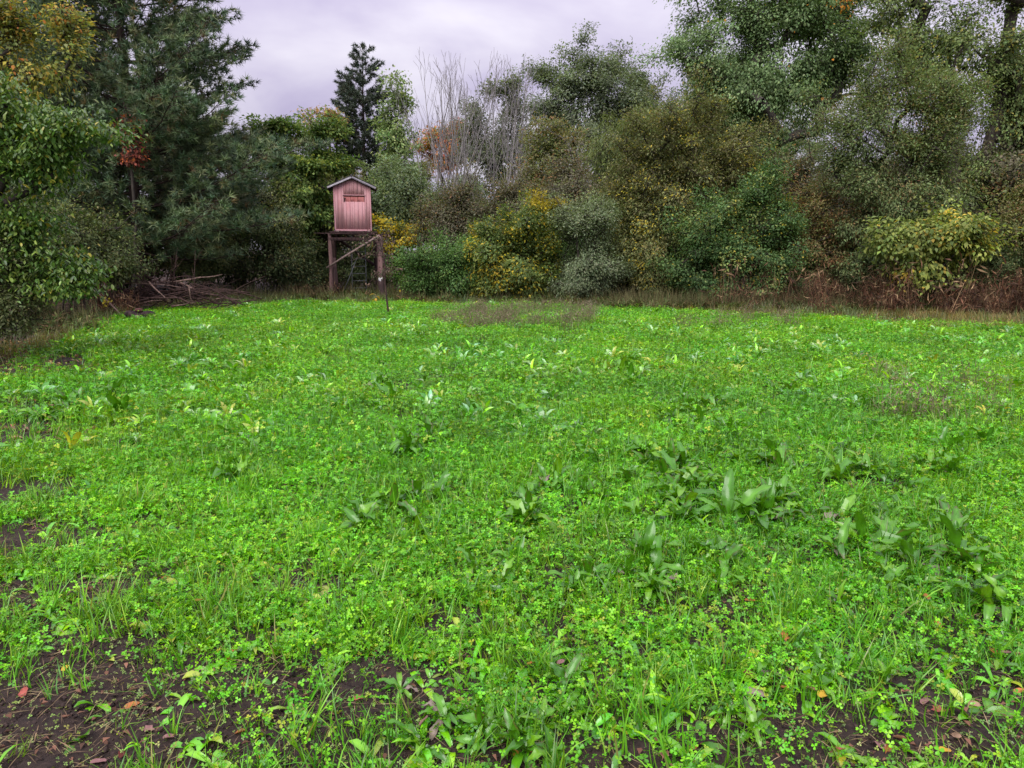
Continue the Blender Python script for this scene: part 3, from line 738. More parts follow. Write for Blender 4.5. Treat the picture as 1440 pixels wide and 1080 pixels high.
T['orange2'] = tree('autumn_tree', 'small rusty orange tree top showing behind the layered green tree', 'tree', 458, 44, [(438, 168, 12, 9), (462, 162, 13, 12), (480, 172, 10, 9), (455, 185, 26, 12)],
     (0.15, 0.10), 2600, [(3, (0.24, 0.15, 0.07)), (3, OLIVE), (.4, (0.3, 0.14, 0.04))], 50, 0.5, M_BARK, seed=48, shell=0.2)

# near left tree: big drooping leaves, the largest of them single objects
def near_tree():
    rng = np.random.default_rng(50)
    Y = 10.5
    bx = XA(-110, Y)
    base = (bx, Y, -0.05)
    root = empty('broadleaf_tree', base); tag(root, 'near broadleaf tree with large drooping green leaves overhanging at the left edge', 'tree')
    lob = px_lobes(Y, [(30, 170, 46, 30), (95, 178, 48, 24), (135, 190, 34, 18), (20, 225, 44, 30), (75, 232, 46, 24), (45, 275, 36, 20), (80, 365, 54, 22), (110, 395, 34, 16), (35, 385, 30, 20), (40, 320, 40, 24), (30, 352, 40, 20), (75, 408, 40, 14), (-50, 200, 70, 60), (-60, 320, 60, 60), (-40, 130, 60, 30)])
    cl, k, NA, par, cnt = grow(rng, base, lob, 640, 1, 0.3, 0.4, step=0.3, trunk_to=0.7, clump=3, rise=0.0)
    wood_parts(root, NA, par, cnt, 0.005, 0.55, 0.035, M_BARK)
    n = 27000
    cid = rng.integers(0, len(cl), n)
    pos = cl[cid] + rng.normal(0, 1, (n, 3)) * np.array([0.15, 0.15, 0.07])
    az = rng.random(n) * 6.283
    out = np.stack([np.cos(az), np.sin(az), np.zeros(n)], 1)
    d = nrm(out * 0.8 + np.array([0.25, -0.15, 0]) + np.array([0, 0, -0.55]) + rng.normal(0, 0.25, (n, 3)))
    up = nrm(np.array([0, 0, 1.0]) + out * 0.3 + rng.normal(0, 0.3, (n, 3)))
    L = rng.uniform(0.055, 0.10, n); Wd = L * rng.uniform(0.36, 0.48, n)
    pal = [(4, (0.070, 0.140, 0.032)), (4, (0.105, 0.19, 0.040)), (3, (0.18, 0.26, 0.05)), (0.5, (0.30, 0.28, 0.04))]
    col = palette_pick(rng, pal, len(cl), cid, pos, 0.5)
    # the 300 that stand foremost in view
    t = pos[:, 1] + rng.random(n) * 0.5
    vis = (pos[:, 0] / pos[:, 1] > -0.66)
    order = np.argsort(np.where(vis, t, 99))
    single, rest = order[:300], order[300:]
    s = nrm(np.cross(d, up)); nn = nrm(np.cross(s, d))
    def leaf6(p, d, s, nn, L, Wd):
        L = L[:, None]; Wd = Wd[:, None]
        v = np.stack([p, p + d * L * .3 + s * Wd * .42 + nn * Wd * .1, p + d * L * .68 + s * Wd * .45 + nn * (Wd * .1 - L * .05), p + d * L - nn * L * .16,
                      p + d * L * .68 - s * Wd * .45 + nn * (Wd * .1 - L * .05), p + d * L * .3 - s * Wd * .42 + nn * Wd * .1, p + d * L * .5 - nn * L * .015], 1)
        f = np.array([[6, 0, 1], [6, 1, 2], [6, 2, 3], [6, 3, 4], [6, 4, 5], [6, 5, 0]])
        return v.reshape(-1, 3), (np.arange(len(p))[:, None, None] * 7 + f).reshape(-1, 3)
    v, f = leaf6(pos[rest], d[rest], s[rest], nn[rest], L[rest], Wd[rest])
    o = link('crown', mesh_np('crown', v - np.array(base), f, 3, M_GLOSSLEAF, col=np.repeat(col[rest], 7, 0)), root); o['kind'] = 'stuff'
    protos = []
    for i in range(8):
        j = i * 3
        c = np.array(pal[i % 3][1]) * (0.9 + 0.06 * i)
        e = np.eye(3)
        v, f = leaf6(np.zeros((1, 3)), e[:1], e[1:2], e[2:3], np.array([0.13 + 0.004 * i]), np.array([0.052 + 0.003 * (i % 4)]))
        protos.append(mesh_np('leaf', v, f, 3, M_GLOSSLEAF, col=np.repeat(c[None], 7, 0)))
    from mathutils import Matrix
    for a, i in enumerate(single):
        lo = link('leaf', protos[a % 8], root)
        R = Matrix((Vector(d[i]), Vector(s[i]), Vector(nn[i]))).transposed()
        lo.rotation_euler = R.to_euler(); lo.location = Vector(pos[i]) - Vector(base)
        k = L[i] / 0.15; lo.scale = (k, k, k)
near_tree()

# bare pale trees
def bare_tree(label, px, Y, targets, seed, r0=0.11):
    rng = np.random.default_rng(seed)
    bx = XA(px, Y); base = np.array([bx, Y, -0.05])
    root = empty('bare_tree', base); tag(root, label, 'tree')
    A, B, ra, rb, sid = [], [], [], [], []
    def limb(p, d, L, r, lev):
        n = max(4, int(L / 0.55))
        r1 = max(0.005, r * (0.16 if lev == 0 else 0.3))
        for i in range(n):
            d = nrm(d + rng.normal(0, 0.055, 3) + np.array([0, 0, 0.045]))
            q = p + d * L / n
            a_, b_ = r + (r1 - r) * i / n, r + (r1 - r) * (i + 1) / n
            A.append(p); B.append(q); ra.append(a_); rb.append(b_); sid.append(cur[0])
            p = q
            s = (i + 1) / n
            if lev < 3 and s > (0.30 if lev == 0 else 0.25) and rng.random() < (0.9, 0.6, 0.5)[lev]:
                for _ in range(1):
                    az = rng.random() * 6.283
                    sd = nrm(np.cross(d, np.array([math.cos(az), math.sin(az), 0.1])))
                    k = rng.uniform(0.3, 0.58)
                    dd = nrm(d + sd * k + np.array([0, 0, 0.1]))
                    limb(p, dd, (L * (1 - s) * 0.75 + 0.5) * rng.uniform(0.6, 1.0) * (1 if lev < 2 else 0.6), max(0.0055, b_ * 0.5), lev + 1)
    cur = [0]
    for tpx, tpy in targets:
        cur[0] += 1
        tgt = W(tpx, tpy, Y + rng.normal(0, 0.8))
        p = base + np.array([rng.normal(0, 0.35), rng.normal(0, 0.35), 0])
        v = tgt - p; L = np.linalg.norm(v)
        dirn = v / L; dirn[2] -= 0.10; 
        limb(p, nrm(dirn), L, r0 * rng.uniform(0.75, 1.1), 0)
    A, B, ra, rb, sid = map(np.array, (A, B, ra, rb, sid))
    org = base
    big = rb > 0.035
    for nm, sel, k in [('trunk', big & (sid == t_), 7) for t_ in range(1, cur[0] + 1)] + [('branches', ~big, 4)]:
        if not sel.sum(): continue
        v, q = tube_edges(A[sel] - org, B[sel] - org, ra[sel], rb[sel], k)
        o = link(nm, mesh_np(nm, v, q, 4, M_BARKGREY, smooth=True), root)
        if nm == 'branches': o['kind'] = 'stuff'
bare_tree('leafless pale grey tree clump, the left and wider of the two', 630, 34, [(584, 125), (602, 105), (618, 110), (632, 100), (650, 108), (668, 118), (592, 108), (625, 92), (642, 95), (660, 104)], 61, 0.058)
bare_tree('leafless pale grey tree clump, the right and narrower of the two', 700, 37, [(692, 112), (708, 105), (726, 108), (748, 120), (700, 98), (717, 95), (738, 105)], 62, 0.055)
bare_tree('thin leafless grey stem beside the olive brown tree', 845, 30, [(842, 190), (830, 215)], 63, 0.045)

# woodland further back: copies of the kinds above
def far_copies():
    rng = np.random.default_rng(70)
    spots = [  # kind, px, Y, scale, label, group
        ('grey', 345, 50, 0.72, 'woodland tree in the gap between the pine and the layered green tree', 'woodland trees behind the pine'),
        ('oak', 430, 56, 0.72, 'woodland tree rising behind the layered green tree', 'woodland trees behind the layered tree'),
        ('oak', 240, 46, 0.95, 'dark woodland tree behind the lower boughs of the pine', 'woodland trees behind the pine boughs'),
        ('grey', 130, 42, 1.1, 'dark woodland tree behind the lower boughs of the pine', 'woodland trees behind the pine boughs'),
        ('oak', 20, 38, 0.9, 'woodland tree behind the autumn tree at the left edge', 'woodland trees at the left edge'),
        ('grey', -90, 32, 1.2, 'woodland tree behind the autumn tree at the left edge', 'woodland trees at the left edge'),
        ('brown', 480, 44, 0.95, 'brown green woodland tree directly behind the blind', 'woodland trees behind the blind'),
        ('brown', 590, 50, 1.0, 'low woodland tree seen through the bare tree clumps', 'woodland trees behind the bare trees'),
        ('brown', 660, 52, 0.9, 'low woodland tree seen through the bare tree clumps', 'woodland trees behind the bare trees'),
        ('brown', 740, 44, 0.9, 'low woodland tree seen through the bare tree clumps', 'woodland trees behind the bare trees'),
        ('oak', 960, 44, 0.85, 'woodland tree behind the brownish olive thicket', 'woodland trees behind the thicket'),
        ('willow', 1010, 33, 0.9, 'woodland tree behind the brownish olive thicket', 'woodland trees behind the thicket'),
        ('grey', 1130, 48, 0.7, 'woodland tree seen through the gaps right of the maple trunk', 'woodland trees behind the maples'),
        ('brown', 1220, 42, 0.9, 'woodland tree seen through the gaps right of the maple trunk', 'woodland trees behind the maples'),
        ('grey', 1320, 44, 0.8, 'woodland tree seen through the gaps right of the maple trunk', 'woodland trees behind the maples'),
        ('oak', 1440, 46, 0.85, 'woodland tree behind the trunks at the right edge', 'woodland trees at the right edge'),
        ('brown', 1540, 34, 1.1, 'woodland tree behind the trunks at the right edge', 'woodland trees at the right edge'),
        ('greysh', 330, 30, 1.1, 'shadowed undergrowth shrub beneath the tall pine', 'undergrowth beneath the pine'),
        ('greysh', 240, 28, 1.1, 'shadowed undergrowth shrub beneath the tall pine', 'undergrowth beneath the pine'),
        ('left2', 190, 25.5, 1.0, 'shadowed undergrowth shrub beneath the tall pine', 'undergrowth beneath the pine'),
        ('left2', 290, 25.0, 0.9, 'shadowed undergrowth shrub beneath the tall pine', 'undergrowth beneath the pine'),
        ('greysh', 500, 31, 1.0, 'shadowed shrub behind the legs of the blind', 'shrubs behind the blind'),
        ('under', 520, 29.5, 0.8, 'shadowed shrub behind the legs of the blind', 'shrubs behind the blind'),
        ('under', 455, 30.5, 0.8, 'shadowed shrub behind the legs of the blind', 'shrubs behind the blind'),
        ('greysh', 720, 27, 1.0, 'grey brown shrub behind the yellow flecked bush', 'shrubs behind the flecked bush'),
        ('greysh', 800, 27, 1.2, 'grey brown shrub behind the yellow flecked bush', 'shrubs behind the flecked bush'),
        ('under', 890, 26, 1.1, 'dark shrub in the hollow under the olive thicket', 'shrubs under the thicket'),
        ('under', 950, 25.5, 0.8, 'dark shrub in the hollow under the olive thicket', 'shrubs under the thicket'),
        ('greysh', 1110, 26, 1.2, 'dark shrub behind the sparse reddish brown shrub', 'shrubs behind the twiggy shrub'),
        ('greysh', 1190, 26, 1.0, 'dark shrub behind the sparse reddish brown shrub', 'shrubs behind the twiggy shrub'),
        ('under', 1260, 23.5, 0.9, 'dark shrub behind the yellow green leaved shrub', 'shrubs behind the leafy shrub'),
        ('under', 1350, 22.5, 0.9, 'dark shrub behind the yellow green leaved shrub', 'shrubs behind the leafy shrub'),
        ('edge', 1530, 19, 1.0, 'brownish shrub just beyond the right edge', 'shrubs beyond the right edge'),
        ('left2', 10, 16, 0.9, 'dim shrub behind the near left tree', 'shrubs behind the near left tree'),
        ('under', 300, 33, 1.5, 'tangled shrub deep in the shade left of the blind', 'shrubs deep in the shade at left'),
        ('under', 180, 31, 1.5, 'tangled shrub deep in the shade left of the blind', 'shrubs deep in the shade at left'),
        ('under', 90, 29, 1.5, 'tangled shrub deep in the shade left of the blind', 'shrubs deep in the shade at left'),
        ('under', 0, 24, 1.4, 'tangled shrub deep in the shade left of the blind', 'shrubs deep in the shade at left'),
        ('under', 430, 34, 1.5, 'tangled shrub deep in the shade left of the blind', 'shrubs deep in the shade at left'),
        ('mid', 560, 37, 1.0, 'pale shrub in the gap below the bare trees', 'shrubs below the bare trees'),
        ('mid', 660, 38, 0.9, 'pale shrub in the gap below the bare trees', 'shrubs below the bare trees'),
        ('round', 690, 26, 1.0, 'dark bush squeezed between the round and the flecked bush', 'bushes behind the front row'),
        ('round', 780, 26, 1.2, 'dark bush squeezed between the flecked and the silvery bush', 'bushes behind the front row'),
        ('under', 870, 30, 1.6, 'shaded shrub far under the olive thicket', 'shrubs far under the thicket'),
        ('under', 980, 29, 1.6, 'shaded shrub far under the olive thicket', 'shrubs far under the thicket'),
        ('under', 1090, 30, 1.7, 'shaded shrub far behind the twiggy shrub', 'shrubs far behind the twiggy shrub'),
        ('under', 1180, 30, 1.7, 'shaded shrub far behind the twiggy shrub', 'shrubs far behind the twiggy shrub'),
        ('greysh', 1270, 29, 1.5, 'shaded shrub far behind the leafy shrub', 'shrubs far behind the leafy shrub'),
        ('under', 1360, 28, 1.6, 'shaded shrub far behind the leafy shrub', 'shrubs far behind the leafy shrub'),
        ('greysh', 1450, 27, 1.5, 'shaded shrub far behind the leafy shrub', 'shrubs far behind the leafy shrub'),
        ('under', 1230, 21.5, 0.7, 'low dark shrub behind the dead stalks at the right', 'low shrubs behind the dead stalks'),
        ('under', 1310, 21.0, 0.7, 'low dark shrub behind the dead stalks at the right', 'low shrubs behind the dead stalks'),
        ('under', 1400, 20.5, 0.7, 'low dark shrub behind the dead stalks at the right', 'low shrubs behind the dead stalks'),
        ('under', 1130, 22.5, 0.7, 'low dark shrub behind the dead stalks at the right', 'low shrubs behind the dead stalks'),
        ('maple', 1030, 42, 0.80, 'green maple crown behind the left part of the tall maple', 'maples behind the right tree line'),
        ('left2', -90, 14, 1.0, 'dim shrub behind the near left tree', 'shrubs behind the near left tree'),
    ]
    for kind, px, Y, s, label, grp in spots:
        x = XA(px, Y)
        copy_tree(T[kind], (x, Y, float(ground_z(x, Y)) - 0.05), rng.random() * 6.283, (s * rng.uniform(.9, 1.1), s * rng.uniform(.9, 1.1), s), label, grp)
far_copies()

# ------------------------------------------------------------------ the hunting blind on posts
M_PINK = noise_material('faded_pink_paint', (0.46, 0.235, 0.25), (0.53, 0.29, 0.305), (26, 26, 1.6), 0.75, 0.2, bdist=0.003, lo=0.30, hi=0.70, c2=(0.47, 0.22, 0.235), scale2=3.0)
M_PINKRED = noise_material('fresh_red_paint', (0.38, 0.12, 0.11), (0.48, 0.18, 0.165), (26, 26, 2), 0.7, 0.4, bdist=0.003)
M_ROOF = noise_material('dark_roofing', (0.03, 0.03, 0.034), (0.075, 0.072, 0.08), (18, 18, 18), 0.8, 0.5, bdist=0.004)
M_TRIM = noise_material('weathered_grey_trim', (0.24, 0.22, 0.24), (0.38, 0.355, 0.38), (12, 12, 12), 0.7, 0.3, bdist=0.003)
M_POST = noise_material('weathered_log', (0.10, 0.055, 0.052), (0.26, 0.155, 0.145), (22, 22, 1.6), 0.85, 0.7, bdist=0.012, c2=(0.055, 0.035, 0.035), scale2=1.6)
M_DARKWOOD = noise_material('dark_stained_wood', (0.030, 0.018, 0.018), (0.085, 0.045, 0.042), (20, 20, 3), 0.85, 0.6, bdist=0.008)
M_GREYWOOD = noise_material('bleached_pole', (0.13, 0.09, 0.08), (0.27, 0.20, 0.18), (22, 22, 4), 0.85, 0.6, bdist=0.006)
M_STEEL = noise_material('galvanised_steel', (0.10, 0.11, 0.115), (0.20, 0.21, 0.215), (30, 30, 30), 0.45, 0.1, bdist=0.002, spec=0.6)
M_WHITE = noise_material('white_plastic', (0.62, 0.60, 0.60), (0.78, 0.77, 0.76), (10, 10, 10), 0.5, 0.1)
M_SLOT = noise_material('painted_interior_shade', (0.012, 0.010, 0.010), (0.03, 0.022, 0.02), (10, 10, 10), 0.9, 0.1)

def blind():
    Y = 25.7
    cx = XA(501, Y)
    base = (cx, Y, 0.0)
    root = empty('hunting_blind', base, math.radians(10.0))
    tag(root, 'faded pink wooden hunting blind on four log posts at the field edge', 'hunting blind')
    rng = np.random.default_rng(3)
    zf = 2.07                      # cabin floor underside
    w, dpt, hw, hp = 1.19, 1.15, 1.39, 1.655   # width, depth, eave height, ridge height
    zb = zf + 0.10
    yf = -dpt / 2
    # front wall of vertical boards with a shooting slot
    nb = 9; bw = w / nb
    wx0, wx1, wz0, wz1 = -w / 2 + 0.27 * w, -w / 2 + 0.83 * w, zb + 0.92, zb + 1.12
    def gable(x):
        return zb + hw + (hp - hw) * (1 - abs(x) / (w / 2))
    def board(x0, x1, z0, z1a, z1b, y, th=0.022, mat=M_PINK, name='board', parent=root):
        v = np.array([[x0, y, z0], [x1, y, z0], [x1, y, z1b], [x0, y, z1a], [x0, y + th, z0], [x1, y + th, z0], [x1, y + th, z1b], [x0, y + th, z1a]])
        q = [[0, 1, 2, 3], [5, 4, 7, 6], [4, 0, 3, 7], [1, 5, 6, 2], [3, 2, 6, 7], [4, 5, 1, 0]]
        m = MB(); m.add(v, q); return m.build(name, mat, parent)
    fw = empty('front_wall'); fw.parent = root
    for i in range(nb):
        x0 = -w / 2 + i * bw + 0.0006; x1 = x0 + bw - 0.0012
        yy = yf + rng.uniform(-0.0035, 0.0035)
        z0 = zb - 0.02 + rng.uniform(-0.008, 0.008)
        cuts = sorted({x0, x1} | ({wx0} if x0 < wx0 < x1 else set()) | ({wx1} if x0 < wx1 < x1 else set()) | ({0.0} if x0 < -1e-4 and x1 > 1e-4 else set()))
        for a, b in zip(cuts[:-1], cuts[1:]):
            mid = (a + b) / 2
            if wx0 < mid < wx1:
                board(a, b, z0, wz0, wz0, yy, parent=fw)
                board(a, b, wz1, gable(a), gable(b), yy, parent=fw)
            else:
                board(a, b, z0, gable(a), gable(b), yy, parent=fw)
    # slot: shutter of redder boards hung a little below the top of the opening
    sh = empty('shutter'); sh.parent = root
    for i in range(3):
        a = wx0 + 0.012 + i * (wx1 - wx0 - 0.024) / 3; b = a + (wx1 - wx0 - 0.024) / 3 - 0.004
        m = MB(); m.box(((a + b) / 2, yf + 0.016, (wz0 + wz1) / 2 - 0.022), (b - a, 0.016, 0.165), bev=0.002); m.build('board', M_PINKRED, sh)
    m = MB(); m.box(((wx0 + wx1) / 2, yf + 0.045, (wz0 + wz1) / 2), (wx1 - wx0 + 0.06, 0.01, 0.28)); m.build('slot_shade_sheet', M_SLOT, root)  # near-black sheet added to stand in for the unlit cabin inside
    m = MB(); m.box(((wx0 + wx1) / 2, yf - 0.016, wz1 + 0.008), (wx1 - wx0 + 0.05, 0.02, 0.028), bev=0.003); m.build('slot_lintel', M_PINK, root)
    m = MB(); m.box((wx0 + 0.02, yf - 0.009, wz0 + 0.06), (0.03, 0.012, 0.13), bev=0.003); m.box((wx0 + 0.045, yf - 0.009, wz0 + 0.11), (0.05, 0.011, 0.03), bev=0.003); m.build('hinge', M_DARKWOOD, root)
    # side and back walls, board by board
    for sx, nm in ((-1, 'side_wall'), (1, 'side_wall')):
        sw = empty(nm); sw.parent = root
        for i in range(8):
            y0 = yf + 0.026 + i * (dpt - 0.03) / 8
            m = MB(); m.box((sx * (w / 2 - 0.012), y0 + (dpt - 0.03) / 16, zb + hw / 2 - 0.01), (0.022, (dpt - 0.03) / 8 - 0.004, hw - 0.02)); m.build('board', M_PINK, sw)
    bwall = empty('back_wall'); bwall.parent = root
    for i in range(nb):
        x0 = -w / 2 + 0.026 + i * (w - 0.05) / nb; x1 = x0 + (w - 0.05) / nb - 0.004
        board(x0, x1, zb, gable(x0) - 0.02, gable(x1) - 0.02, -yf - 0.026, parent=bwall)
    # corner trim strips
    for sx in (-1, 1):
        m = MB(); m.box((sx * (w / 2 - 0.025), yf - 0.010, zb + hw / 2 - 0.012), (0.05, 0.014, hw - 0.03), bev=0.003); m.build('corner_strip', M_PINK, root)
    m = MB(); m.box((0, yf - 0.012, zb + 0.012), (w - 0.104, 0.016, 0.05), bev=0.003); m.build('bottom_strip', M_PINK, root)
    # roof: two sloped panels, grey edge boards at the gable
    ov, ovf = 0.16, 0.12
    sl = math.atan2(hp - hw, w / 2)
    run = w / 2 + ov; Ls = run / math.cos(sl)
    for sx in (-1, 1):
        R = np.array([[math.cos(sl), 0, sx * math.sin(sl)], [0, 1, 0], [-sx * math.sin(sl), 0, math.cos(sl)]])
        nvec = R @ np.array([0, 0, 1.0]); tv = R @ np.array([sx * 1.0, 0, 0])
        ridge = np.array([0, 0, zb + hp + 0.012])
        c = ridge + tv * Ls / 2 + nvec * 0.028
        m = MB(); m.box(c, (Ls - 0.006, dpt + 2 * ovf, 0.05), R, 0.004); rp = m.build('roof_panel', M_ROOF, root)
        for k in range(4):   # shingle courses
            cc = ridge + tv * (Ls * (k + 0.5) / 4) + nvec * (0.060 + 0.004)
            m = MB(); m.box(cc + nvec * 0.004, (Ls / 4 - 0.012, dpt + 2 * ovf + 0.02, 0.012), R, 0.002); m.build('shingle_course', M_ROOF, rp)
        c2 = ridge + tv * Ls / 2 + nvec * 0.018 + np.array([0, yf - ovf - 0.014, 0])
        m = MB(); m.box(c2, (Ls + 0.01, 0.022, 0.058), R, 0.004); m.build('edge_board', M_TRIM, root)
        c3 = ridge + tv * (Ls + 0.012) + nvec * 0.012
        m = MB(); m.box(c3, (0.020, dpt + 2 * ovf - 0.04, 0.085), R, 0.003); m.build('eave_board', M_DARKWOOD, root)
    m = MB(); m.tube(np.array([[0, yf - ovf - 0.03, zb + hp + 0.075], [0, -yf + ovf + 0.03, zb + hp + 0.075]]), 0.035, 8); m.build('ridge_cap', M_ROOF, root, True)
    # platform: joists and deck boards
    for i in range(9):
        y0 = -0.83 + i * 0.205
        m = MB(); m.box((0.0 + rng.uniform(-.01, .01), y0, zf + 0.045), (1.52, 0.185, 0.032), bev=0.004); m.build('deck_board', M_DARKWOOD, root)
    for x in (-0.55, 0.0, 0.55):
        m = MB(); m.box((x, 0, zf - 0.035), (0.07, 1.66, 0.12), bev=0.005); m.build('joist', M_DARKWOOD, root)
    for sx in (-1, 1):
        m = MB(); m.box((sx * 0.50, -0.66, zf + 0.085), (0.10, 0.09, 0.046), bev=0.005); m.build('corner_block', M_GREYWOOD, root)
    for y0 in (-0.80, 0.78):
        m = MB(); m.box((0, y0, zf - 0.17), (1.56, 0.07, 0.10), bev=0.006); m.build('beam', M_DARKWOOD, root)
    m = MB(); m.tube([[-1.22, -0.90, zf + 0.01], [-0.4, -0.91, zf - 0.005], [0.5, -0.905, zf - 0.02], [1.18, -0.90, zf - 0.03]], [0.014, 0.016, 0.016, 0.012], 7, wob=.15); m.build('cross_pole', M_DARKWOOD, root, True)
    # posts
    def post(x, y, top, r, mat, lean=(0, 0), seed=1):
        n = 9; t = np.linspace(0, 1, n)
        r_ = np.random.default_rng(seed)
        pts = np.stack([x + lean[0] * (1 - t) + np.cumsum(r_.normal(0, .006, n)), y + lean[1] * (1 - t), -0.25 + t * (top + 0.25)], 1)
        m = MB(); m.tube(pts, r * (1.06 - 0.18 * t), 12, wob=0.06, seed=seed); return m.build('leg', mat, root, True)
    post(-0.74, -0.78, zf + 0.02, 0.064, M_POST, (-0.01, 0), 5)
    post(0.81, -0.80, zf - 0.02, 0.105, M_POST, (0.06, -0.1), 6)
    post(-0.70, 0.78, zf - 0.1, 0.10, M_DARKWOOD, (-0.06, 0), 7)
    post(0.74, 0.78, zf - 0.1, 0.10, M_DARKWOOD, (0.06, 0), 8)
    m = MB(); m.tube([[-0.66, -0.66, -0.2], [-0.65, -0.66, 0.6], [-0.68, -0.66, 1.3]], [0.115, 0.11, 0.09], 10, wob=.08); m.build('prop_post', M_DARKWOOD, root, True)
    # braces
    m = MB(); m.tube([[-0.88, -0.91, 0.98], [-0.2, -0.93, 1.40], [0.4, -0.94, 1.76], [0.84, -0.94, 2.02]], [0.030, 0.034, 0.033, 0.028], 8, wob=.1); m.build('brace', M_GREYWOOD, root, True)
    m = MB(); m.tube([[-0.62, 0.9, 1.95], [0.0, 0.92, 1.5], [0.62, 0.9, 1.02]], [0.05, 0.05, 0.05], 8, wob=.1); m.build('brace', M_DARKWOOD, root, True)
    m = MB(); m.tube([[-0.47, 0.2, 0.05], [-0.2, 0.1, 0.65], [0.08, 0.0, 1.32]], 0.017, 7); m.build('brace', M_STEEL, root, True)
    # steel ladder
    ld = empty('ladder'); ld.parent = root
    for x in (-0.13, 0.34):
        m = MB(); m.tube([[x, 0.35, 0.0], [x + 0.005, 0.50, 1.0], [x, 0.64, 1.95]], 0.016, 7); m.build('rail', M_STEEL, ld, True)
    for i in range(7):
        z = 0.26 + i * 0.245; y = 0.35 + 0.148 * z
        m = MB(); m.tube([[-0.128, y, z], [0.338, y, z]], 0.013, 6); m.build('rung', M_STEEL, ld, True)
    # white tag nailed to the right post
    m = MB(); m.box((0.83, -0.955, 0.60), (0.13, 0.012, 0.11), bev=0.004); m.box((0.85, -0.957, 0.52), (0.05, 0.011, 0.10), bev=0.004); m.build('white_tag', M_WHITE, root)
blind()

# ------------------------------------------------------------------ sapling in front of the blind
def sapling():
    rng = np.random.default_rng(12)
    c = G(547, 447); base = np.array([c[0], c[1], 0.0])
    root = empty('sapling', base); tag(root, 'thin crooked sapling with withered brownish leaves in front of the blind', 'sapling')
    tr = [np.array([0, 0, -0.05]), np.array([-0.03, 0, 0.35]), np.array([-0.07, 0.02, 0.8]), np.array([-0.06, 0, 1.2]), np.array([-0.12, 0, 1.55]), np.array([-0.2, 0, 1.85])]
    m = MB(); m.tube(tr, [0.025, 0.021, 0.017, 0.013, 0.009, 0.005], 7, wob=.15); m.build('trunk', M_DARKWOOD, root, True)
    A, B, P = [], [], []
    for i in range(26):
        t = rng.uniform(0.42, 1.0); k = t * 5; j = min(int(k), 4)
        o = tr[j] * (1 - (k - j)) + tr[j + 1] * (k - j)
        az = rng.random() * 6.283
        L = rng.uniform(0.2, 0.6)
        e = o + np.array([math.cos(az) * L - 0.12, math.sin(az) * L, rng.uniform(-0.25, 0.3)])
        mid = (o + e) / 2 + np.array([0, 0, 0.08])
        A += [o, mid]; B += [mid, e]
        P += [mid, e, (mid + e) / 2, e]
    A, B = np.array(A), np.array(B)
    v, q = tube_edges(A, B, np.full(len(A), 0.008), np.full(len(A), 0.005), 4)
    o = link('branches', mesh_np('branches', v, q, 4, M_DARKWOOD), root); o['kind'] = 'stuff'
    P = np.array(P); n = 460
    ci = rng.integers(0, len(P), n); pos = P[ci] + rng.normal(0, 0.06, (n, 3))
    d = nrm(rng.normal(0, 0.5, (n, 3)) + np.array([0, 0, -0.8])); up = nrm(rng.normal(0, 1, (n, 3)))
    v, q = leaf_arrays(pos, d, up, rng.uniform(.05, .085, n), rng.uniform(.025, .04, n), 0.25)
    col = palette_pick(rng, [(3, (0.17, 0.115, 0.09)), (1, (0.27, 0.20, 0.165)), (3, (0.09, 0.06, 0.045)), (3, (0.10, 0.12, 0.06))], len(P), ci, pos, .4)
    o = link('crown', mesh_np('crown', v, q, 4, M_DRY, col=np.repeat(col, 4, 0)), root); o['kind'] = 'stuff'
sapling()

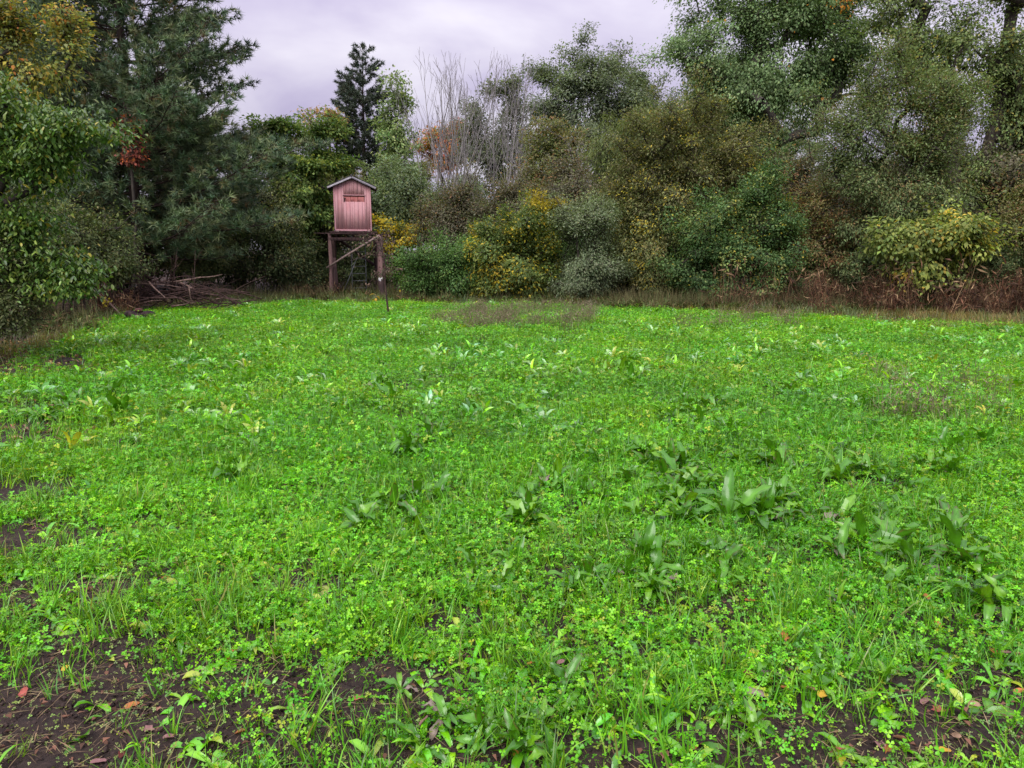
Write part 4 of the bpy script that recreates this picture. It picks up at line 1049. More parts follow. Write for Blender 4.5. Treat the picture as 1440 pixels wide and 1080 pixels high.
# ------------------------------------------------------------------ brush pile of dead branches
def brush_pile():
    rng = np.random.default_rng(15)
    Y = 19.4
    cx = XA(228, Y); root = empty('brush_pile', (cx, Y, 0)); tag(root, 'brush pile of dead reddish brown branches at the wood edge under the pine', 'brush pile')
    def br(p, q, r, sag, mat, fork=True):
        p, q = np.array(p, float), np.array(q, float)
        n = 7; t = np.linspace(0, 1, n)[:, None]
        L = np.linalg.norm(q - p)
        pts = p * (1 - t) + q * t + np.sin(math.pi * t) * np.array([rng.normal(0, .05), rng.normal(0, .05), sag]) * L + np.cumsum(rng.normal(0, .012 * L, (n, 3)), 0) * t
        m = MB(); m.tube(pts, np.linspace(r, r * 0.35, n), 6, wob=.1, seed=int(rng.integers(1e6)))
        o = m.build('branch', mat, root, True)
        if fork:
            for _ in range(rng.integers(1, 4)):
                i = rng.integers(2, 6)
                d = nrm(nrm(q - p) + rng.normal(0, 0.55, 3)); l = L * rng.uniform(.2, .45)
                m = MB(); m.tube(np.array([pts[i], pts[i] + d * l * .5 + np.array([0, 0, .03]), pts[i] + d * l]), [r * .5, r * .35, r * .15], 5)
                m.build('twig', mat, o, True)
    for i in range(88):
        x = rng.uniform(-1.7, 1.7); y = rng.uniform(-0.5, 1.1)
        h = 0.60 * (1 - (abs(x) / 2.2) ** 2) + 0.10
        z = rng.uniform(0.03, h)
        az = rng.normal(0, 0.45) + (math.pi if rng.random() < .5 else 0); L = rng.uniform(0.6, 2.3); el = rng.normal(0.03, 0.22)
        d = np.array([math.cos(az) * math.cos(el), math.sin(az) * math.cos(el), math.sin(el)])
        p = np.array([x, y, z]) - d * L / 2; q = p + d * L
        p[2] = max(p[2], 0.02); q[2] = max(q[2], 0.02)
        br(p, q, rng.uniform(0.010, 0.030), rng.uniform(-0.05, 0.12), M_DEADWOOD if rng.random() < .93 else M_PALEWOOD)
    # the paler limbs that stand out
    def P(px, py, dy): 
        w_ = W(px, py, Y + dy); return w_ - np.array([cx, Y, 0])
    br(P(195, 428, -.5), P(228, 422, -.6), 0.024, .02, M_PALEWOOD, False)
    br(P(241, 431, -.6), P(278, 426, -.55), 0.03, .0, M_PALEWOOD, False)
    br(P(209, 396, -.4), P(240, 425, -.6), 0.026, .03, M_PALEWOOD, False)
    br(P(248, 396, .0), P(310, 387, .2), 0.028, .01, M_PALEWOOD, False)
    br(P(155, 382, -.2), P(200, 388, -.2), 0.02, .03, M_PALEWOOD)
    br(P(266, 401, -.6), P(270, 425, -.6), 0.022, .0, M_PALEWOOD, False)
    for k in range(12):
        x = rng.uniform(-1.6, 1.4); 
        br([x, 0.5, 0.2], [x + rng.normal(0, .5), 0.6 + rng.normal(0, .3), rng.uniform(1.0, 1.7)], 0.014, .05, M_DEADWOOD)
brush_pile()

def leaning_twig():
    a, b = W(140, 414, 17.6), W(167, 440, 17.4)
    root = empty('fallen_branch', (b[0], b[1], 0)); tag(root, 'pale thin fallen branch with a few yellow leaves left of the brush pile', 'branch')
    o = np.array(root.location)
    m = MB(); m.tube(np.array([b + [0.05, 0, -0.05], (a + b) / 2 + [0, 0, .03], a, a + [-0.25, 0, .2]]) - o, [0.022, 0.02, 0.015, 0.006], 7, wob=.1); m.build('stem', M_PALEWOOD, root, True)
    rng = np.random.default_rng(4); n = 26
    c0 = W(148, 424, 17.5) - o
    pos = c0 + rng.normal(0, 0.07, (n, 3)); d = nrm(rng.normal(0, 1, (n, 3))); up = nrm(rng.normal(0, .6, (n, 3)) + [0, 0, 1])
    v, q = leaf_arrays(pos, d, up, rng.uniform(.06, .1, n), rng.uniform(.035, .055, n))
    col = np.repeat(np.array(YELLOW)[None] * rng.normal(1, .15, (n, 1)), 4, 0)
    o2 = link('leaves', mesh_np('leaves', v, q, 4, M_LEAF, col=col), root); o2['kind'] = 'stuff'
leaning_twig()

# ------------------------------------------------------------------ rotten stump lying in the grass
def stump():
    c = G(197, 452); rng = np.random.default_rng(8)
    root = empty('rotten_stump', (c[0], c[1], float(ground_z(c[0], c[1])) + 0.05)); tag(root, 'low dark rotten stump in the grass in front of the brush pile', 'stump')
    M_ROT = noise_material('rotten_wood', (0.018, 0.012, 0.014), (0.065, 0.038, 0.040), (14, 14, 14), 0.9, 0.8, bdist=0.02)
    M_ROT2 = noise_material('red_rot', (0.075, 0.030, 0.028), (0.14, 0.06, 0.055), (14, 14, 14), 0.9, 0.8, bdist=0.02)
    def lump(name, cx, cy, cz, rx, ry, rz, mat, sd):
        r = np.random.default_rng(sd); v = []; na, nz = 12, 6
        for i in range(nz + 1):
            ph = -math.pi / 2 + math.pi * i / nz
            for j in range(na):
                th = j / na * 6.283
                k = 1 + 0.32 * (vnoise(np.array(math.cos(th) * 2 + 5), np.array(math.sin(th) * 2 + i * .6), sd) - .5) + r.normal(0, .05)
                v.append([cx + rx * k * math.cos(th) * max(.05, math.cos(ph)) ** .6, cy + ry * k * math.sin(th) * max(.05, math.cos(ph)) ** .6, cz + rz * math.sin(ph) * k])
        q = [[i * na + j, i * na + (j + 1) % na, (i + 1) * na + (j + 1) % na, (i + 1) * na + j] for i in range(nz) for j in range(na)]
        m = MB(); m.add(v, q); m.build(name, mat, root)
    lump('wood_piece', -0.17, 0, 0.11, 0.15, 0.13, 0.075, M_ROT, 1)
    lump('wood_piece', 0.16, 0.02, 0.11, 0.16, 0.13, 0.07, M_ROT, 2)
    lump('wood_piece', 0.0, 0.05, 0.08, 0.20, 0.18, 0.09, M_ROT, 3)
    lump('cap_piece', 0.01, -0.03, 0.20, 0.09, 0.09, 0.045, M_ROT2, 4)
    lump('pale_chip', 0.02, -0.15, 0.05, 0.05, 0.03, 0.05, M_PALEWOOD, 5)
stump()
def pink_stub():
    c = G(707, 423.5)
    root = empty('cut_stub', (c[0], c[1], 0)); tag(root, 'small pinkish cut stub at the foot of the yellow flecked bush', 'stub')
    M = noise_material('fresh_cut_wood', (0.30, 0.16, 0.14), (0.42, 0.25, 0.22), (14, 14, 6), .8, .5)
    m = MB(); m.tube([[0, 0, -0.1], [0.01, 0, 0.12], [0.02, 0, 0.26]], [0.085, 0.075, 0.065], 9, wob=.12); m.build('stem', M, root, True)
    m = MB(); m.tube([[0.05, 0, 0.1], [0.1, -.02, 0.2]], [0.03, 0.018], 7); m.build('side_shoot', M, root, True)
pink_stub()
def stick():
    c = G(160, 641); z = float(ground_z(c[0], c[1]))
    root = empty('stick', (c[0], c[1], z)); tag(root, 'short dark forked stick poking out of the clover at the left', 'stick')
    m = MB(); m.tube([[0, 0, -0.04], [0.025, 0.0, 0.05], [0.07, 0.0, 0.13]], [0.012, 0.010, 0.006], 7, wob=.15); m.build('stem', M_BARK, root, True)
    m = MB(); m.tube([[0.025, 0, 0.05], [0.0, 0.01, 0.09]], [0.007, 0.003], 6); m.build('side_twig', M_BARK, root, True)
stick()

# ------------------------------------------------------------------ broad-leaved dock plants, leaf by leaf
def dock_leaf_mesh(name, L, Wd, arch, wave, col, seed, nu=8, nv=4, mat=None, lobed=0.0, up0=1.0):
    rng = np.random.default_rng(seed); v = []; ph = rng.random() * 6
    cc = []
    for i in range(nu + 1):
        u = i / nu
        ang = up0 - arch * u
        # integrate a bending midrib
        if i == 0: p = np.array([0.0, 0.0])
        else: p = p + L / nu * np.array([math.cos(ang), math.sin(ang)])
        prof = math.sin(math.pi * min(1, max(0.0, (u - 0.10) / 0.90)) ** 0.85) ** 0.75 if u > 0.10 else 0.0
        hw = Wd / 2 * prof + 0.0035
        if lobed: hw *= 1 - lobed * (0.5 + 0.5 * math.cos(u * 26 + ph))
        for j in range(nv + 1):
            s = j / nv * 2 - 1
            wv = wave * math.sin(u * 17 + ph + (2.1 if s > 0 else 0)) * abs(s) * hw
            lift = 0.32 * abs(s) * hw + wv
            v.append([p[0] - math.sin(ang) * lift, s * hw, p[1] + math.cos(ang) * lift])
            mid = 1.0 + (0.3 if j == nv // 2 else 0.0)
            c_ = np.array(col) * mid * (1 + rng.normal(0, .09))
            if seed % 3 == 0 and (u > .93 or (abs(s) > .8 and rng.random() < .3)): c_ = np.array((0.13, 0.10, 0.035)) * rng.uniform(.6, 1.2)
            cc.append(c_)
    q = [[i * (nv + 1) + j, i * (nv + 1) + j + 1, (i + 1) * (nv + 1) + j + 1, (i + 1) * (nv + 1) + j] for i in range(nu) for j in range(nv)]
    return mesh_np(name, np.array(v), np.array(q), 4, mat or M_DOCK, col=np.array(cc), smooth=True)
DOCKC = [(0.066, 0.225, 0.008), (0.095, 0.285, 0.009), (0.050, 0.175, 0.010), (0.145, 0.35, 0.012)]
_dl = []
for i in range(20):
    r_ = np.random.default_rng(200 + i)
    _dl.append(dock_leaf_mesh('leaf', r_.uniform(.13, .24), r_.uniform(.034, .054), r_.uniform(.7, 2.6), r_.uniform(.3, .75), DOCKC[i % 4], 300 + i, lobed=0.15 if i % 3 == 0 else 0.05, up0=r_.uniform(1.0, 1.6)))
_dead = [dock_leaf_mesh('leaf', .2, .05, 1.9, .5, (0.30, 0.24, 0.20), 340 + i, mat=M_DRY, up0=0.6) for i in range(3)]
_small = [dock_leaf_mesh('leaf', np.random.default_rng(400 + i).uniform(.09, .14), np.random.default_rng(410 + i).uniform(.032, .05), 1.0 + .12 * i, .12, DOCKC[i % 3], 420 + i, nu=6, up0=0.7 - 0.05 * i) for i in range(8)]
def dock(x, y, s, n, label, grp, rng, kind='dock', dead=0.03):
    z = float(ground_z(x, y))
    root = empty('dock_plant' if kind == 'dock' else 'plantain_plant', (x, y, z + (0.02 if kind == 'dock' else -0.005)), rng.random() * 6.283)
    root.scale = (s, s, s)
    tag(root, label, 'weed', grp)
    pool = _dl if kind == 'dock' else _small
    for i in range(n):
        me = pool[rng.integers(len(pool))]
        if rng.random() < dead: me = _dead[rng.integers(3)]
        o = link('leaf', me, root)
        k = rng.uniform(0.7, 1.2)
        o.scale = (k, k * rng.uniform(.85, 1.15), k)
        o.rotation_euler = (rng.normal(0, .22), rng.normal(0.0, .28), i * 2.4 + rng.normal(0, .3))
        o.location = (rng.normal(0, .012), rng.normal(0, .012), 0)
DOCKS = [  # (x0, x1, y0, y1, count, scale, leaves, where)
    (880, 1140, 686, 742, 15, 1.0, 8, 'dock plant in the front of the dense dark clump right of centre', 'dock plants in front of the dense clump'),
    (880, 1140, 630, 686, 17, 1.0, 8, 'dock plant in the rear of the dense dark clump right of centre', 'dock plants at the rear of the dense clump'),
    (930, 1170, 575, 630, 15, 1.0, 7, 'dock plant in the loose leafy row behind the dense dock clump', 'dock plants behind the dense clump'),
    (730, 870, 655, 745, 9, 0.92, 7, 'dock plant in the small group left of the dense dock clump', 'dock plants left of the dense clump'),
    (1170, 1430, 600, 700, 13, 0.95, 7, 'dock plant near the right edge behind the bare soil spot', 'dock plants near the right edge'),
    (1120, 1430, 720, 860, 13, 0.9, 7, 'large dock plant sprawling in the right foreground', 'dock plants of the right foreground'),
    (870, 1060, 760, 860, 7, 0.85, 6, 'dock plant in the foreground below the dense dock clump', 'dock plants below the dense clump'),
    (480, 620, 690, 765, 6, 0.9, 7, 'dock plant in the group in the foreground left of centre', 'dock plants left of centre'),
    (660, 860, 790, 850, 5, 0.75, 6, 'low dock plant in the centre foreground', 'dock plants of the centre foreground'),
    (270, 375, 625, 685, 5, 1.0, 6, 'dock plant in the clumps in the left part of the field', 'dock plants of the left field'),
    (540, 620, 600, 650, 5, 1.1, 7, 'dock plant in the clump just left of the field middle', 'dock plants near the field middle'),
    (480, 560, 535, 590, 7, 1.15, 7, 'dock plant in the far clump left of the field middle', 'far dock plants left of middle'),
    (700, 900, 510, 560, 9, 1.15, 7, 'dock plant in the far scatter at the field middle', 'far dock plants at middle'),
    (60, 170, 550, 600, 6, 1.0, 6, 'dock plant near the left edge of the field', 'dock plants at the left edge'),
    (170, 340, 470, 540, 10, 1.1, 6, 'dock plant in the far left field before the brush pile', 'dock plants far left'),
    (1050, 1400, 500, 580, 9, 1.05, 6, 'dock plant in the far right part of the field', 'dock plants far right'),
    (560, 900, 960, 1075, 8, 0.5, 6, 'small dock plant at the bottom centre of the foreground', 'small dock plants bottom centre'),
    (1000, 1250, 900, 1050, 6, 0.5, 6, 'small dock plant at the bottom right of the foreground', 'small dock plants bottom right'),
]
_r = np.random.default_rng(91)
for x0, x1, y0, y1, n, s, nl, lab, grp in DOCKS:
    for i in range(int(n * 1.75)):
        g = G(_r.uniform(x0, x1), _r.uniform(y0, y1))
        dock(g[0], g[1], s * 1.0 * _r.uniform(.6, 1.25), int(nl + 3 + _r.integers(-3, 4)), lab, grp, _r)
for (px, py, s, lab) in [(120, 1040, 1.1, 'big flat rosette of rounded leaves on the soil at the lower left'), (150, 1005, 0.9, 'smaller rosette just behind the big flat one at the lower left'), (15, 960, 0.9, 'rosette of rounded leaves at the left border on bare soil'),
                         (700, 1000, 0.9, 'pale rounded rosette at the bottom centre'), (985, 1040, 1.0, 'rounded leaf rosette near the bottom, right of centre'), (1385, 1000, 0.8, 'upright rosette on the bare soil at the lower right'), (430, 1010, .8, 'rosette of rounded leaves between the bare soil patches left of centre')]:
    g = G(px, py); dock(g[0], g[1], s, 8, lab, 'plantain rosettes', _r, 'plantain', 0.0)

# ------------------------------------------------------------------ fallen autumn leaves, one by one
LC = {'orange': (0.46, 0.18, 0.06), 'yellow': (0.60, 0.38, 0.05), 'tan': (0.42, 0.27, 0.18), 'salmon': (0.50, 0.24, 0.17), 'pink': (0.36, 0.19, 0.18), 'dark red': (0.13, 0.035, 0.028), 'red': (0.40, 0.11, 0.085)}
FL = [(171, 732, 'orange'), (199, 738, 'yellow'), (172, 781, 'tan'), (124, 831, 'tan'), (73, 842, 'dark red'), (235, 821, 'orange'), (192, 909, 'tan'), (93, 943, 'yellow'), (35, 980, 'red'), (185, 991, 'orange'), (220, 996, 'salmon'),
      (333, 922, 'yellow'), (329, 930, 'orange'), (322, 940, 'orange'), (284, 860, 'orange'), (209, 1029, 'pink'), (234, 1041, 'pink'), (341, 1034, 'orange'), (171, 1062, 'dark red'), (366, 1069, 'orange'), (137, 1074, 'pink'),
      (703, 732, 'orange'), (719, 817, 'dark red'), (788, 941, 'pink'), (748, 948, 'orange'), (777, 1015, 'salmon'), (596, 1024, 'pink'), (630, 995, 'orange'), (724, 1058, 'yellow'), (505, 984, 'red'), (754, 1054, 'orange'), (935, 1063, 'salmon'), (665, 742, 'orange'),
      (1054, 852, 'orange'), (1102, 908, 'orange'), (1102, 977, 'orange'), (1139, 978, 'salmon'), (1153, 990, 'yellow'), (1051, 957, 'dark red'), (998, 963, 'dark red'), (1272, 982, 'salmon'), (1300, 995, 'pink'), (1367, 992, 'tan'), (1318, 1007, 'red'),
      (1269, 1042, 'salmon'), (1237, 1047, 'pink'), (1342, 1038, 'tan'), (1328, 1054, 'yellow'), (1433, 975, 'orange'), (1435, 929, 'salmon'), (1416, 929, 'pink'), (1318, 885, 'orange'), (1210, 824, 'orange'), (1301, 848, 'orange'), (974, 1054, 'orange'), (1247, 1057, 'orange'),
      (765, 431, 'orange'), (775, 431, 'orange'), (1395, 925, 'orange'), (1180, 1065, 'red')]
def fallen_leaf_mesh(col, seed):
    rng = np.random.default_rng(seed); n = 12; v = [[0, 0, 0.004]]; 
    kind = seed % 3
    for j in range(n):
        th = j / n * 6.283
        if kind == 0: r = 1.0 if j % 2 == 0 else 0.62
        elif kind == 1: r = 0.75 + 0.25 * math.cos(th)
        else: r = 0.8 + 0.12 * math.cos(2 * th)
        r *= 0.027 * rng.uniform(.85, 1.1)
        v.append([r * math.cos(th) * 1.25, r * math.sin(th) * .85, 0.006 + 0.35 * r * (math.sin(th) ** 2) + rng.normal(0, .002)])
    t = [[0, 1 + j, 1 + (j + 1) % n] for j in range(n)]
    v += [[0.027, -0.0012, 0.008], [0.027, 0.0012, 0.008], [0.058, 0.004, 0.012]]
    t.append([n + 1, n + 2, n + 3])
    c = np.repeat(np.array(col)[None], len(v), 0) * rng.normal(1, .18, (len(v), 1))
    return mesh_np('fallen_leaf', np.array(v), np.array(t), 3, M_DRY, col=np.clip(c, .01, 1))
_fl = {c: [fallen_leaf_mesh(LC[c], 500 + 7 * i + k) for k in range(3)] for i, c in enumerate(LC)}
def place_word(px, py):
    if py < 500: return 'at the far field edge below the yellow flecked bush'
    h = 'at the left' if px < 380 else ('just left of centre' if px < 640 else ('in the middle' if px < 860 else ('right of centre' if px < 1180 else 'at the right')))
    v_ = 'of the nearest soil strip' if py > 1000 else ('of the near foreground' if py > 900 else 'among the clover farther back')
    return h + ' ' + v_
for i, (px, py, c) in enumerate(FL):
    g = G(px, py)
    o = link('fallen_leaf', _fl[c][i % 3]); r_ = np.random.default_rng(i)
    o.location = (g[0], g[1], float(ground_z(g[0], g[1])) + (0.03 if bareness(g[0], g[1]) < .4 else 0.008))
    o.rotation_euler = (r_.normal(0.1, .25), r_.normal(0, .25), r_.random() * 6.28)
    s = r_.uniform(.65, 1.0) * (1.0 if py > 900 else (1.1 if py > 500 else 2.6)); o.scale = (s, s, s)
    tag(o, f'{c} fallen autumn leaf {place_word(px, py)}', 'leaf', 'fallen autumn leaves')

# ------------------------------------------------------------------ yellow-leaved plants at the wood edge
def yellow_plants():
    rng = np.random.default_rng(33)
    pool = [dock_leaf_mesh('leaf', .20, .085, 1.5, .15, c, 600 + i, nu=6, mat=M_LEAF, up0=.5) for i, c in enumerate([(0.52, 0.40, 0.04), (0.55, 0.33, 0.04), (0.30, 0.30, 0.05)])]
    for px, py, h, n, lab in [(757, 424, .55, 6, 'yellow leaved weed left of the pair under the yellow flecked bush'), (806, 425, .95, 8, 'taller yellow leaved weed under the silvery shrub'), (824, 424, 1.35, 7, 'tallest thin yellow green weed under the silvery shrub'),
                              (733, 424, 1.0, 6, 'yellow green weed stem at the foot of the yellow flecked bush'), (562, 424, .5, 4, 'small yellow leaved weed right of the blind post'), (528, 428, .3, 5, 'low yellow leaved weed at the foot of the right blind post')]:
        g = G(px, py); root = empty('yellow_weed', (g[0], g[1], 0)); tag(root, lab, 'weed', 'yellow leaved weeds at the wood edge')
        m = MB(); m.tube([[0, 0, -.03], [.03, 0, h * .5], [.0, .03, h]], [.01, .008, .005], 6); m.build('stem', M_PALEWOOD, root, True)
        for i in range(n):
            o = link('leaf', pool[rng.integers(3)], root); t = (i + 1.5) / (n + 1)
            o.location = (.02 * math.sin(t * 3), .02 * t, h * t); o.rotation_euler = (0, rng.normal(0, .3), i * 2.4); k = rng.uniform(.7, 1.1); o.scale = (k, k, k)
yellow_plants()

# ------------------------------------------------------------------ ground cover scattered with geometry nodes
def scatter(name, label, cat, pts, rot, scl, idx, tint, protos):
    me = bpy.data.meshes.new(name)
    n = len(pts)
    me.vertices.add(n); me.vertices.foreach_set('co', np.ascontiguousarray(pts, np.float32).ravel())
    def att(nm, ty, field, arr):
        a = me.attributes.new(nm, ty, 'POINT'); a.data.foreach_set(field, np.ascontiguousarray(arr).ravel())
    att('rot', 'FLOAT_VECTOR', 'vector', rot.astype(np.float32)); att('scl', 'FLOAT', 'value', scl.astype(np.float32))
    att('idx', 'INT', 'value', idx.astype(np.int32)); att('tint', 'FLOAT_VECTOR', 'vector', tint.astype(np.float32))
    me.update()
    o = link(name, me); tag(o, label, cat, kind='stuff')
    ng = bpy.data.node_groups.new(name + '_nodes', 'GeometryNodeTree')
    ng.interface.new_socket('Geometry', in_out='INPUT', socket_type='NodeSocketGeometry')
    ng.interface.new_socket('Geometry', in_out='OUTPUT', socket_type='NodeSocketGeometry')
    N, L = ng.nodes, ng.links
    gin = N.new('NodeGroupInput'); gout = N.new('NodeGroupOutput')
    jn = N.new('GeometryNodeJoinGeometry')
    for pm in protos:
        po = bpy.data.objects.new(name + '_source', pm)
        oi = N.new('GeometryNodeObjectInfo'); oi.inputs['Object'].default_value = po; oi.inputs['As Instance'].default_value = False
        gi_ = N.new('GeometryNodeGeometryToInstance'); L.new(oi.outputs['Geometry'], gi_.inputs[0]); L.new(gi_.outputs[0], jn.inputs[0])
    ip = N.new('GeometryNodeInstanceOnPoints')
    L.new(gin.outputs[0], ip.inputs['Points']); L.new(jn.outputs[0], ip.inputs['Instance'])
    ip.inputs['Pick Instance'].default_value = True
    def na(nm, ty, sock):
        a = N.new('GeometryNodeInputNamedAttribute'); a.data_type = ty; a.inputs['Name'].default_value = nm
        L.new(a.outputs['Attribute'], ip.inputs[sock])
    na('idx', 'INT', 'Instance Index'); na('rot', 'FLOAT_VECTOR', 'Rotation'); na('scl', 'FLOAT', 'Scale')
    L.new(ip.outputs[0], gout.inputs[0])
    md = o.modifiers.new('scatter', 'NODES'); md.node_group = ng
    return o

GC = [(0.098, 0.345, 0.006)] * 3 + [(0.128, 0.40, 0.007)] * 3 + [(0.062, 0.225, 0.008)] * 3 + [(0.185, 0.45, 0.009)] * 2 + [(0.27, 0.36, 0.03)]
def blades(rng, n, h, w, spread, lean, cols, seg=3):
    az = rng.random(n) * 6.283; H = h * rng.uniform(.55, 1.15, n); ln = lean * rng.uniform(.3, 1.4, n)
    b = np.stack([rng.normal(0, spread, n), rng.normal(0, spread, n), np.full(n, -0.008)], 1)
    dr = np.stack([np.cos(az), np.sin(az), np.zeros(n)], 1); sd = np.stack([-np.sin(az), np.cos(az), np.zeros(n)], 1)
    rows = []
    for i in range(seg + 1):
        t = i / seg
        c = b + dr * (H * ln * t * t)[:, None] + np.array([0, 0, 1.0]) * (H * (t - 0.35 * np.minimum(ln, 1.2) * t * t))[:, None]
        wd = w * (1 - t ** 1.8) * rng.uniform(.8, 1.2, n)
        if i < seg: rows += [c + sd * wd[:, None] / 2, c - sd * wd[:, None] / 2]
        else: rows += [c]
    v = np.stack(rows, 1); K = v.shape[1]; v = v.reshape(-1, 3)
    o = np.arange(n)[:, None, None] * K
    q = np.array([[2 * i, 2 * i + 1, 2 * i + 3, 2 * i + 2] for i in range(seg - 1)]); t_ = np.array([[2 * (seg - 1), 2 * (seg - 1) + 1, 2 * seg]])
    ci = rng.integers(0, len(cols), n); col = np.array(cols)[ci] * rng.normal(1, .15, (n, 1))
    return v, (o + q).reshape(-1, 4), (o + t_).reshape(-1, 3), np.repeat(col, K, 0)
def clovers(rng, n, h, r, spread, cols, detail=True):
    """n three-leaved clover leaves on stems"""
    V, Q, T_, Cc = [], [], [], []
    k = 0
    for i in range(n):
        p = np.array([rng.normal(0, spread), rng.normal(0, spread), 0]); top = p + np.array([rng.normal(0, .012), rng.normal(0, .012), h * rng.uniform(.45, 1.2)])
        col = np.array(cols[rng.integers(len(cols))]) * rng.normal(1, .14)
        tilt = nrm(np.array([rng.normal(0, .5), rng.normal(0, .5), 1.0])); a0 = rng.random() * 6.283
        e1 = nrm(np.cross(tilt, [0.3, 1, 0.1])); e2 = np.cross(tilt, e1)
        R = r * rng.uniform(.7, 1.2)
        if detail:
            s = np.array([-.0012, 0, 0]); V.append(np.array([p - s, p + s, top])); T_.append(np.array([[0, 1, 2]]) + k); Cc.append(np.repeat((col * .9)[None], 3, 0)); k += 3
        for j in range(3):
            a = a0 + j * 2.094
            d = e1 * math.cos(a) + e2 * math.sin(a); sd = np.cross(tilt, d)
            up = tilt * R * 0.16
            if detail:
                v = np.array([top, top + d * R * .55 - sd * R * .42 + up, top + d * R * .95 - sd * R * .28 + up * .8, top + d * R * .9, top + d * R * .95 + sd * R * .28 + up * .8, top + d * R * .55 + sd * R * .42 + up])
                V.append(v); Q.append(np.array([[0, 1, 2, 3], [0, 3, 4, 5]]) + k); k += 6; Cc.append(np.repeat(col[None], 6, 0) * np.array([1.15, 1, 1, 1.1, 1, 1])[:, None])
            else:
                v = np.array([top, top + d * R * .6 - sd * R * .42 + up, top + d * R, top + d * R * .6 + sd * R * .42 + up])
                V.append(v); Q.append(np.array([[0, 1, 2, 3]]) + k); k += 4; Cc.append(np.repeat(col[None], 4, 0))
    return np.concatenate(V), np.concatenate(Q), (np.concatenate(T_) if T_ else np.zeros((0, 3), int)), np.concatenate(Cc)
def strap_leaves(rng, n, L, Wd, cols, up=(.2, .9)):
    """small oblong weed leaves in a rosette"""
    V, Q, Cc = [], [], []; k = 0
    for i in range(n):
        az = i * 2.4 + rng.normal(0, .3); l = L * rng.uniform(.6, 1.2); w = Wd * rng.uniform(.7, 1.2); e = rng.uniform(*up)
        d = np.array([math.cos(az), math.sin(az)]); s = np.array([-d[1], d[0], 0])
        col = np.array(cols[rng.integers(len(cols))]) * rng.normal(1, .12)
        c = np.array([0, 0, 0.0]); rows = []
        for j in range(5):
            t = j / 4; ang = e - 1.1 * t * t
            if j: c = c + l / 4 * np.array([d[0] * math.cos(ang), d[1] * math.cos(ang), math.sin(ang)])
            hw = w / 2 * [.12, .75, 1.0, .8, .08][j]
            rows += [c - s * hw + np.array([0, 0, hw * .3]), c, c + s * hw + np.array([0, 0, hw * .3])]
        V.append(np.array(rows)); 
        Q.append(np.array([[a * 3 + b, a * 3 + b + 1, a * 3 + b + 4, a * 3 + b + 3] for a in range(4) for b in range(2)]) + k); k += 15
        Cc.append(np.repeat(col[None], 15, 0) * np.tile([1, 1.3, 1], 5)[:, None])
    return np.concatenate(V), np.concatenate(Q), np.zeros((0, 3), int), np.concatenate(Cc)
def join(parts, name, mat):
    V, Q, T_, C_ = [], [], [], []; k = 0
    for v, q, t, c in parts:
        V.append(v); C_.append(c)
        if len(q): Q.append(q + k)
        if len(t): T_.append(t + k)
        k += len(v)
    fl = ([np.concatenate(Q)] if Q else []) + ([np.concatenate(T_)] if T_ else [])
    return mesh_np(name, np.concatenate(V), fl, 0, mat, col=np.clip(np.concatenate(C_), .004, 1))

R0 = np.random.default_rng(101)
GRASSC = [(0.092, 0.27, 0.012), (0.118, 0.33, 0.014), (0.062, 0.20, 0.022), (0.18, 0.37, 0.025)]
P_GRASS = [join([blades(R0, int(R0.integers(6, 13)), R0.uniform(.10, .20), .0058, .016, .55, GRASSC + [(0.30, 0.33, 0.10)] * (1 if R0.random() < .25 else 0))], 'tuft', M_COVER) for _ in range(7)]
P_CLOV = [join([clovers(R0, int(R0.integers(9, 15)), R0.uniform(.03, .065), .0112, .033, GC)], 'clover', M_COVER) for _ in range(7)]
P_WEED = [join([strap_leaves(R0, int(R0.integers(4, 8)), R0.uniform(.05, .095), R0.uniform(.014, .026), GC)], 'weed', M_WETINST) for _ in range(6)]
P_SEED = [join([clovers(R0, int(R0.integers(3, 7)), .012, .0065, .03, [(0.16, 0.26, 0.05), (0.22, 0.28, 0.07), (0.10, 0.2, 0.03)], False)], 'seedling', M_COVER) for _ in range(5)]
P_PATCH = [join([clovers(R0, 115, .085, .0170, .14, GC, False), blades(R0, 70, .15, .0068, .13, .5, GRASSC, 2), strap_leaves(R0, 4, .11, .03, GC), strap_leaves(R0, 3, .12, .035, GC)], 'patch', M_COVER) for _ in range(6)]
P_FARW = [join([strap_leaves(R0, 8, .20, .052, GC + [(0.17, 0.36, 0.09), (0.23, 0.40, 0.16)] * 3, (.7, 1.4))], 'far_weed', M_WETINST) for _ in range(4)]  # paler underside greens mixed in, also painting white glints on far leaves
P_TALL = [join([blades(R0, 26, .30, .008, .07, .5, [(0.075, 0.13, 0.035), (0.11, 0.16, 0.045), (0.14, 0.14, 0.06)], 3)], 'tall_tuft', M_COVER) for _ in range(4)]

